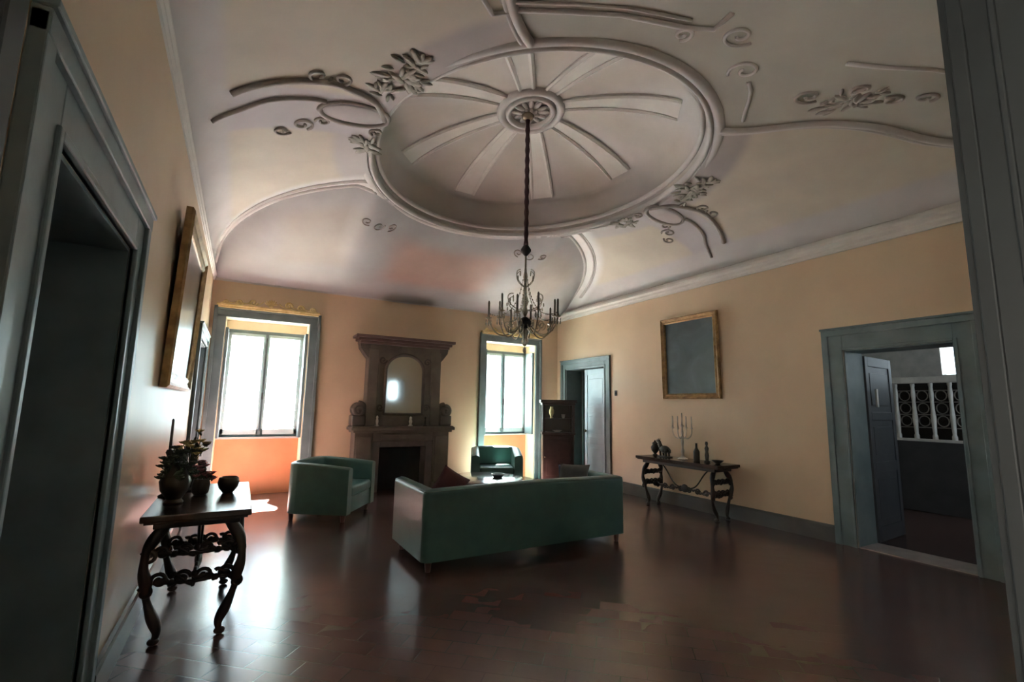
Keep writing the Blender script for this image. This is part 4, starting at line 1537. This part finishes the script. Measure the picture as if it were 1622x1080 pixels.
# ------------------------------------------------------------------ gilded pelmets over the windows
def pelmet(label, x0, x1):
    cx = (x0+x1)/2
    w = (x1-x0)/2
    t = thing('window_pelmet', label, 'pelmet', (cx, YB-0.06, 3.03))
    bm = new_bm()
    box(bm, -w-0.04, w+0.04, -0.05, 0.03, 0.0, 0.035, 0.008)
    box(bm, -w-0.02, w+0.02, -0.035, 0.03, -0.03, 0.0, 0.006)
    link_obj('rail', bm, M_gold, t)
    bm = new_bm()
    yy = -0.025
    for sx in (-1, 1):
        for k, (c, zc, r) in enumerate(((0.88, 0.060, 0.055), (0.62, 0.075, 0.065), (0.36, 0.095, 0.075))):
            sweep(bm, [(a, yy, b) for a, b in spiral(sx*w*c, zc, r*0.8, 0.008, 0, 1.3*sx, 20)], 0.019, 6)
            sweep(bm, bez((sx*w*(c+0.10), yy, 0.03), (sx*w*(c+0.02), yy, 0.09), (sx*w*(c-0.12), yy, 0.02), (sx*w*(c-0.20), yy, zc+0.03)), [0.016-0.008*i/14 for i in range(15)], 6)
    for k in range(7):
        a = math.radians(30+20*k)
        rot = Matrix.Rotation(-a, 4, 'Y')
        ellipsoid(bm, (0.065*math.cos(a), yy-0.01, 0.055+0.065*math.sin(a)), (0.055, 0.018, 0.016), 8, 6, rot)
    ellipsoid(bm, (0, yy-0.02, 0.05), (0.04, 0.022, 0.035))
    link_obj('crest', bm, M_gold, t, smooth=True)
    return t


pelmet('carved gilded pelmet crest above the left window', W1[0]-0.10, W1[1]+0.10)
pelmet('carved gilded pelmet crest above the right window, behind the chandelier', W2[0]-0.10, W2[1]+0.10)

# ------------------------------------------------------------------ display cabinet
VW, VD, VH = 0.64, 0.42, 1.66
t = thing('display_cabinet', 'dark mahogany display cabinet with glazed top between right window and far door', 'cabinet', (5.60, 7.97, 0), math.radians(-29))


def VB(name, m, boxes, bev=0.006, parent=None):
    bm = new_bm()
    for (a, b, c, d, e, f) in boxes:
        box(bm, a, b, c, d, e, f, bev)
    return link_obj(name, bm, m, parent or t)


hw, hd = VW/2, VD/2
VB('plinth', M_cabinet, [(-hw, hw, -hd, hd, 0, 0.09)])
VB('lower_body', M_cabinet, [(-hw+0.01, hw-0.01, -hd+0.02, hd-0.01, 0.09, 0.98)])
d = VB('lower_door', M_cabinet, [(-hw+0.02, hw-0.02, -hd, -hd+0.02, 0.12, 0.95), (-hw+0.08, hw-0.08, -hd-0.012, -hd, 0.20, 0.88)])
bm = new_bm()
ellipsoid(bm, (-hw+0.05, -hd-0.012, 0.55), (0.012, 0.014, 0.012))
link_obj('knob', bm, M_brass, d, smooth=True)
VB('counter', M_cabinet, [(-hw-0.01, hw+0.01, -hd-0.01, hd, 0.98, 1.02)])
for xa in (-hw, hw-0.05):
    VB('post', M_cabinet, [(xa, xa+0.05, -hd+0.01, -hd+0.06, 1.02, 1.56)])
VB('back_panel', M_cabinet, [(-hw, -hw+0.05, hd-0.05, hd, 1.02, 1.56), (hw-0.05, hw, hd-0.05, hd, 1.02, 1.56), (-hw, hw, hd-0.02, hd, 1.02, 1.56)])
VB('shelf', M_cabinet, [(-hw+0.05, hw-0.05, -hd+0.06, hd-0.03, 1.28, 1.295)], 0.002)
VB('cornice', M_cabinet, [(-hw-0.01, hw+0.01, -hd, hd, 1.56, 1.60), (-hw-0.04, hw+0.04, -hd-0.03, hd, 1.60, 1.66)])
bm = new_bm()
quad(bm, (-hw+0.05, -hd+0.03, 1.02), (hw-0.05, -hd+0.03, 1.02), (hw-0.05, -hd+0.03, 1.56), (-hw+0.05, -hd+0.03, 1.56))
link_obj('front_glass', bm, M_glass, t)
for sx in (-1, 1):
    bm = new_bm()
    quad(bm, (sx*(hw-0.02), -hd+0.06, 1.02), (sx*(hw-0.02), hd-0.05, 1.02), (sx*(hw-0.02), hd-0.05, 1.56), (sx*(hw-0.02), -hd+0.06, 1.56))
    link_obj('side_glass', bm, M_glass, t)
vase('vase', 'small yellow gilt vase on the shelf inside the display cabinet', (5.495, 8.03, 1.296), [(0.03, 0), (0.035, 0.01), (0.02, 0.03), (0.05, 0.10), (0.05, 0.15), (0.03, 0.20), (0.035, 0.23)], M_gold)
vase('dish', 'pale dish on the lower shelf inside the display cabinet', (5.60, 7.98, 1.021), [(0.04, 0), (0.045, 0.008), (0.10, 0.035), (0.105, 0.04), (0.04, 0.015)], M_ivory, 'dish')
vase('cup', 'small ivory cup on the shelf inside the display cabinet', (5.705, 7.92, 1.296), [(0.02, 0), (0.025, 0.005), (0.035, 0.04), (0.04, 0.08), (0.035, 0.08)], M_ivory, 'cup')

# wall bell-push beside the far door
bm = new_bm()
box(bm, -0.015, 0, -0.03, 0.03, -0.05, 0.05, 0.004)
ellipsoid(bm, (-0.018, 0, 0), (0.012, 0.014, 0.014))
o = link_obj('wall_switch', bm, M_iron)
o.location = (XR, 6.90, 1.80)
tag(o, 'small dark switch on the right wall beside the far door', 'switch')

# ------------------------------------------------------------------ chandelier
CHX, CHY = 2.80, 4.65
t = thing('chandelier', 'glass and metal chandelier hanging on a long wine-dark covered chain from the dome', 'chandelier', (CHX, CHY, 0))
bm = new_bm()
lathe(bm, [(0.02, 5.00), (0.06, 5.02), (0.08, 5.06), (0.05, 5.09)], 0, 0, 16)
link_obj('ceiling_cup', bm, M_brass, t, smooth=True)
bm = new_bm()
n = 60
prof = [(0.026+0.004*math.sin(i*1.3), 3.38+(5.03-3.38)*i/n) for i in range(n+1)]
lathe(bm, prof, 0, 0, 10)
link_obj('chain_cover', bm, M_cord, t, smooth=True)
bm = new_bm()
lathe(bm, [(0.012, 3.27), (0.03, 3.29), (0.062, 3.33), (0.062, 3.35), (0.03, 3.40), (0.02, 3.42)], 0, 0, 16)
link_obj('ball', bm, M_iron, t, smooth=True)
bm = new_bm()
lathe(bm, [(0.012, 2.28), (0.012, 3.28)], 0, 0, 8)
link_obj('rod', bm, M_brass, t, smooth=True)
bm = new_bm()
lathe(bm, [(0.014, 2.55), (0.035, 2.60), (0.022, 2.66), (0.045, 2.72), (0.020, 2.80), (0.016, 2.95), (0.030, 3.02), (0.016, 3.08), (0.014, 3.12)], 0, 0, 14)
lathe(bm, [(0.014, 2.20), (0.045, 2.25), (0.03, 2.30), (0.055, 2.36), (0.025, 2.40), (0.02, 2.44)], 0, 0, 14)
link_obj('glass_stem', bm, M_crystal, t, smooth=True)
bm = new_bm()
lathe(bm, [(0.02, 2.40), (0.07, 2.43), (0.085, 2.47), (0.06, 2.51), (0.02, 2.54)], 0, 0, 20)
link_obj('hub', bm, M_iron, t, smooth=True)
bm = new_bm()
ellipsoid(bm, (0, 0, 2.15), (0.022, 0.022, 0.035))
sweep(bm, [(0, 0, 2.20), (0, 0, 2.12)], 0.006, 6)
link_obj('finial', bm, M_crystal, t, smooth=True)
armm = candm = dropm = cupm = None
NA = 10
for k in range(NA):
    a = 2*PI*k/NA+0.2
    ca, sa = math.cos(a), math.sin(a)
    R_ = 0.42 if k % 2 == 0 else 0.35
    ze = 2.50 if k % 2 == 0 else 2.55
    bm = new_bm()
    pl = bez((0.05, 2.47), (0.20, 2.24), (R_*0.85, 2.28), (R_, ze), 16)
    sweep(bm, [(r*ca, r*sa, z) for r, z in pl], 0.008, 6)
    sp = spiral(0.20, 2.44, 0.05, 0.01, -PI/2, 1.2, 16)
    sweep(bm, [(r*ca, r*sa, z) for r, z in sp], 0.005, 5)
    ar = link_obj('arm', bm, M_brass, t, smooth=True)
    bm = new_bm()
    lathe(bm, [(0.008, 0), (0.035, 0.012), (0.038, 0.018), (0.014, 0.022), (0.016, 0.045)], R_*ca, R_*sa, 12, ze)
    link_obj('drip_pan', bm, M_brass, ar, smooth=True)
    bm = new_bm()
    lathe(bm, [(0.0125, 0.04), (0.0125, 0.20), (0.004, 0.215)], R_*ca, R_*sa, 10, ze)
    link_obj('candle', bm, M_candle, ar, smooth=True)
    bm = new_bm()
    for q in range(6):
        b = 2*PI*q/6
        xx, yy = R_*ca+0.032*math.cos(b), R_*sa+0.032*math.sin(b)
        ellipsoid(bm, (xx, yy, ze-0.020), (0.006, 0.006, 0.016), 6, 5)
        ellipsoid(bm, (xx, yy, ze-0.055), (0.008, 0.008, 0.020), 6, 5)
    link_obj('glass_drops', bm, M_crystal, ar, smooth=True)
# upper crown scrolls with drops
for k in range(6):
    a = 2*PI*k/6
    ca, sa = math.cos(a), math.sin(a)
    bm = new_bm()
    pl = bez((0.02, 2.62), (0.22, 2.60), (0.30, 2.80), (0.16, 2.80), 14)
    sweep(bm, [(r*ca, r*sa, z) for r, z in pl], 0.006, 6)
    pl = bez((0.02, 2.90), (0.12, 2.96), (0.16, 3.08), (0.07, 3.10), 12)
    sweep(bm, [(r*ca, r*sa, z) for r, z in pl], 0.005, 6)
    for (r, z) in ((0.16, 2.76), (0.20, 2.72), (0.24, 2.66), (0.14, 2.58), (0.07, 3.06), (0.10, 3.0)):
        ellipsoid(bm, (r*ca, r*sa, z), (0.009, 0.009, 0.024), 6, 5)
    link_obj('crown_scroll', bm, M_crystal, t, smooth=True)
# swags of beads from crown to arm tips
for k in range(0, NA, 2):
    a = 2*PI*k/NA+0.2
    ca, sa = math.cos(a), math.sin(a)
    bm = new_bm()
    pl = bez((0.03, 2.98), (0.08, 2.62), (0.25, 2.50), (0.40, 2.56), 18)
    sweep(bm, [(r*ca, r*sa, z) for r, z in pl], 0.003, 5)
    for (r, z) in pl:
        ellipsoid(bm, (r*ca, r*sa, z), (0.009, 0.009, 0.009), 6, 5)
    link_obj('bead_swag', bm, M_crystal, t, smooth=True)
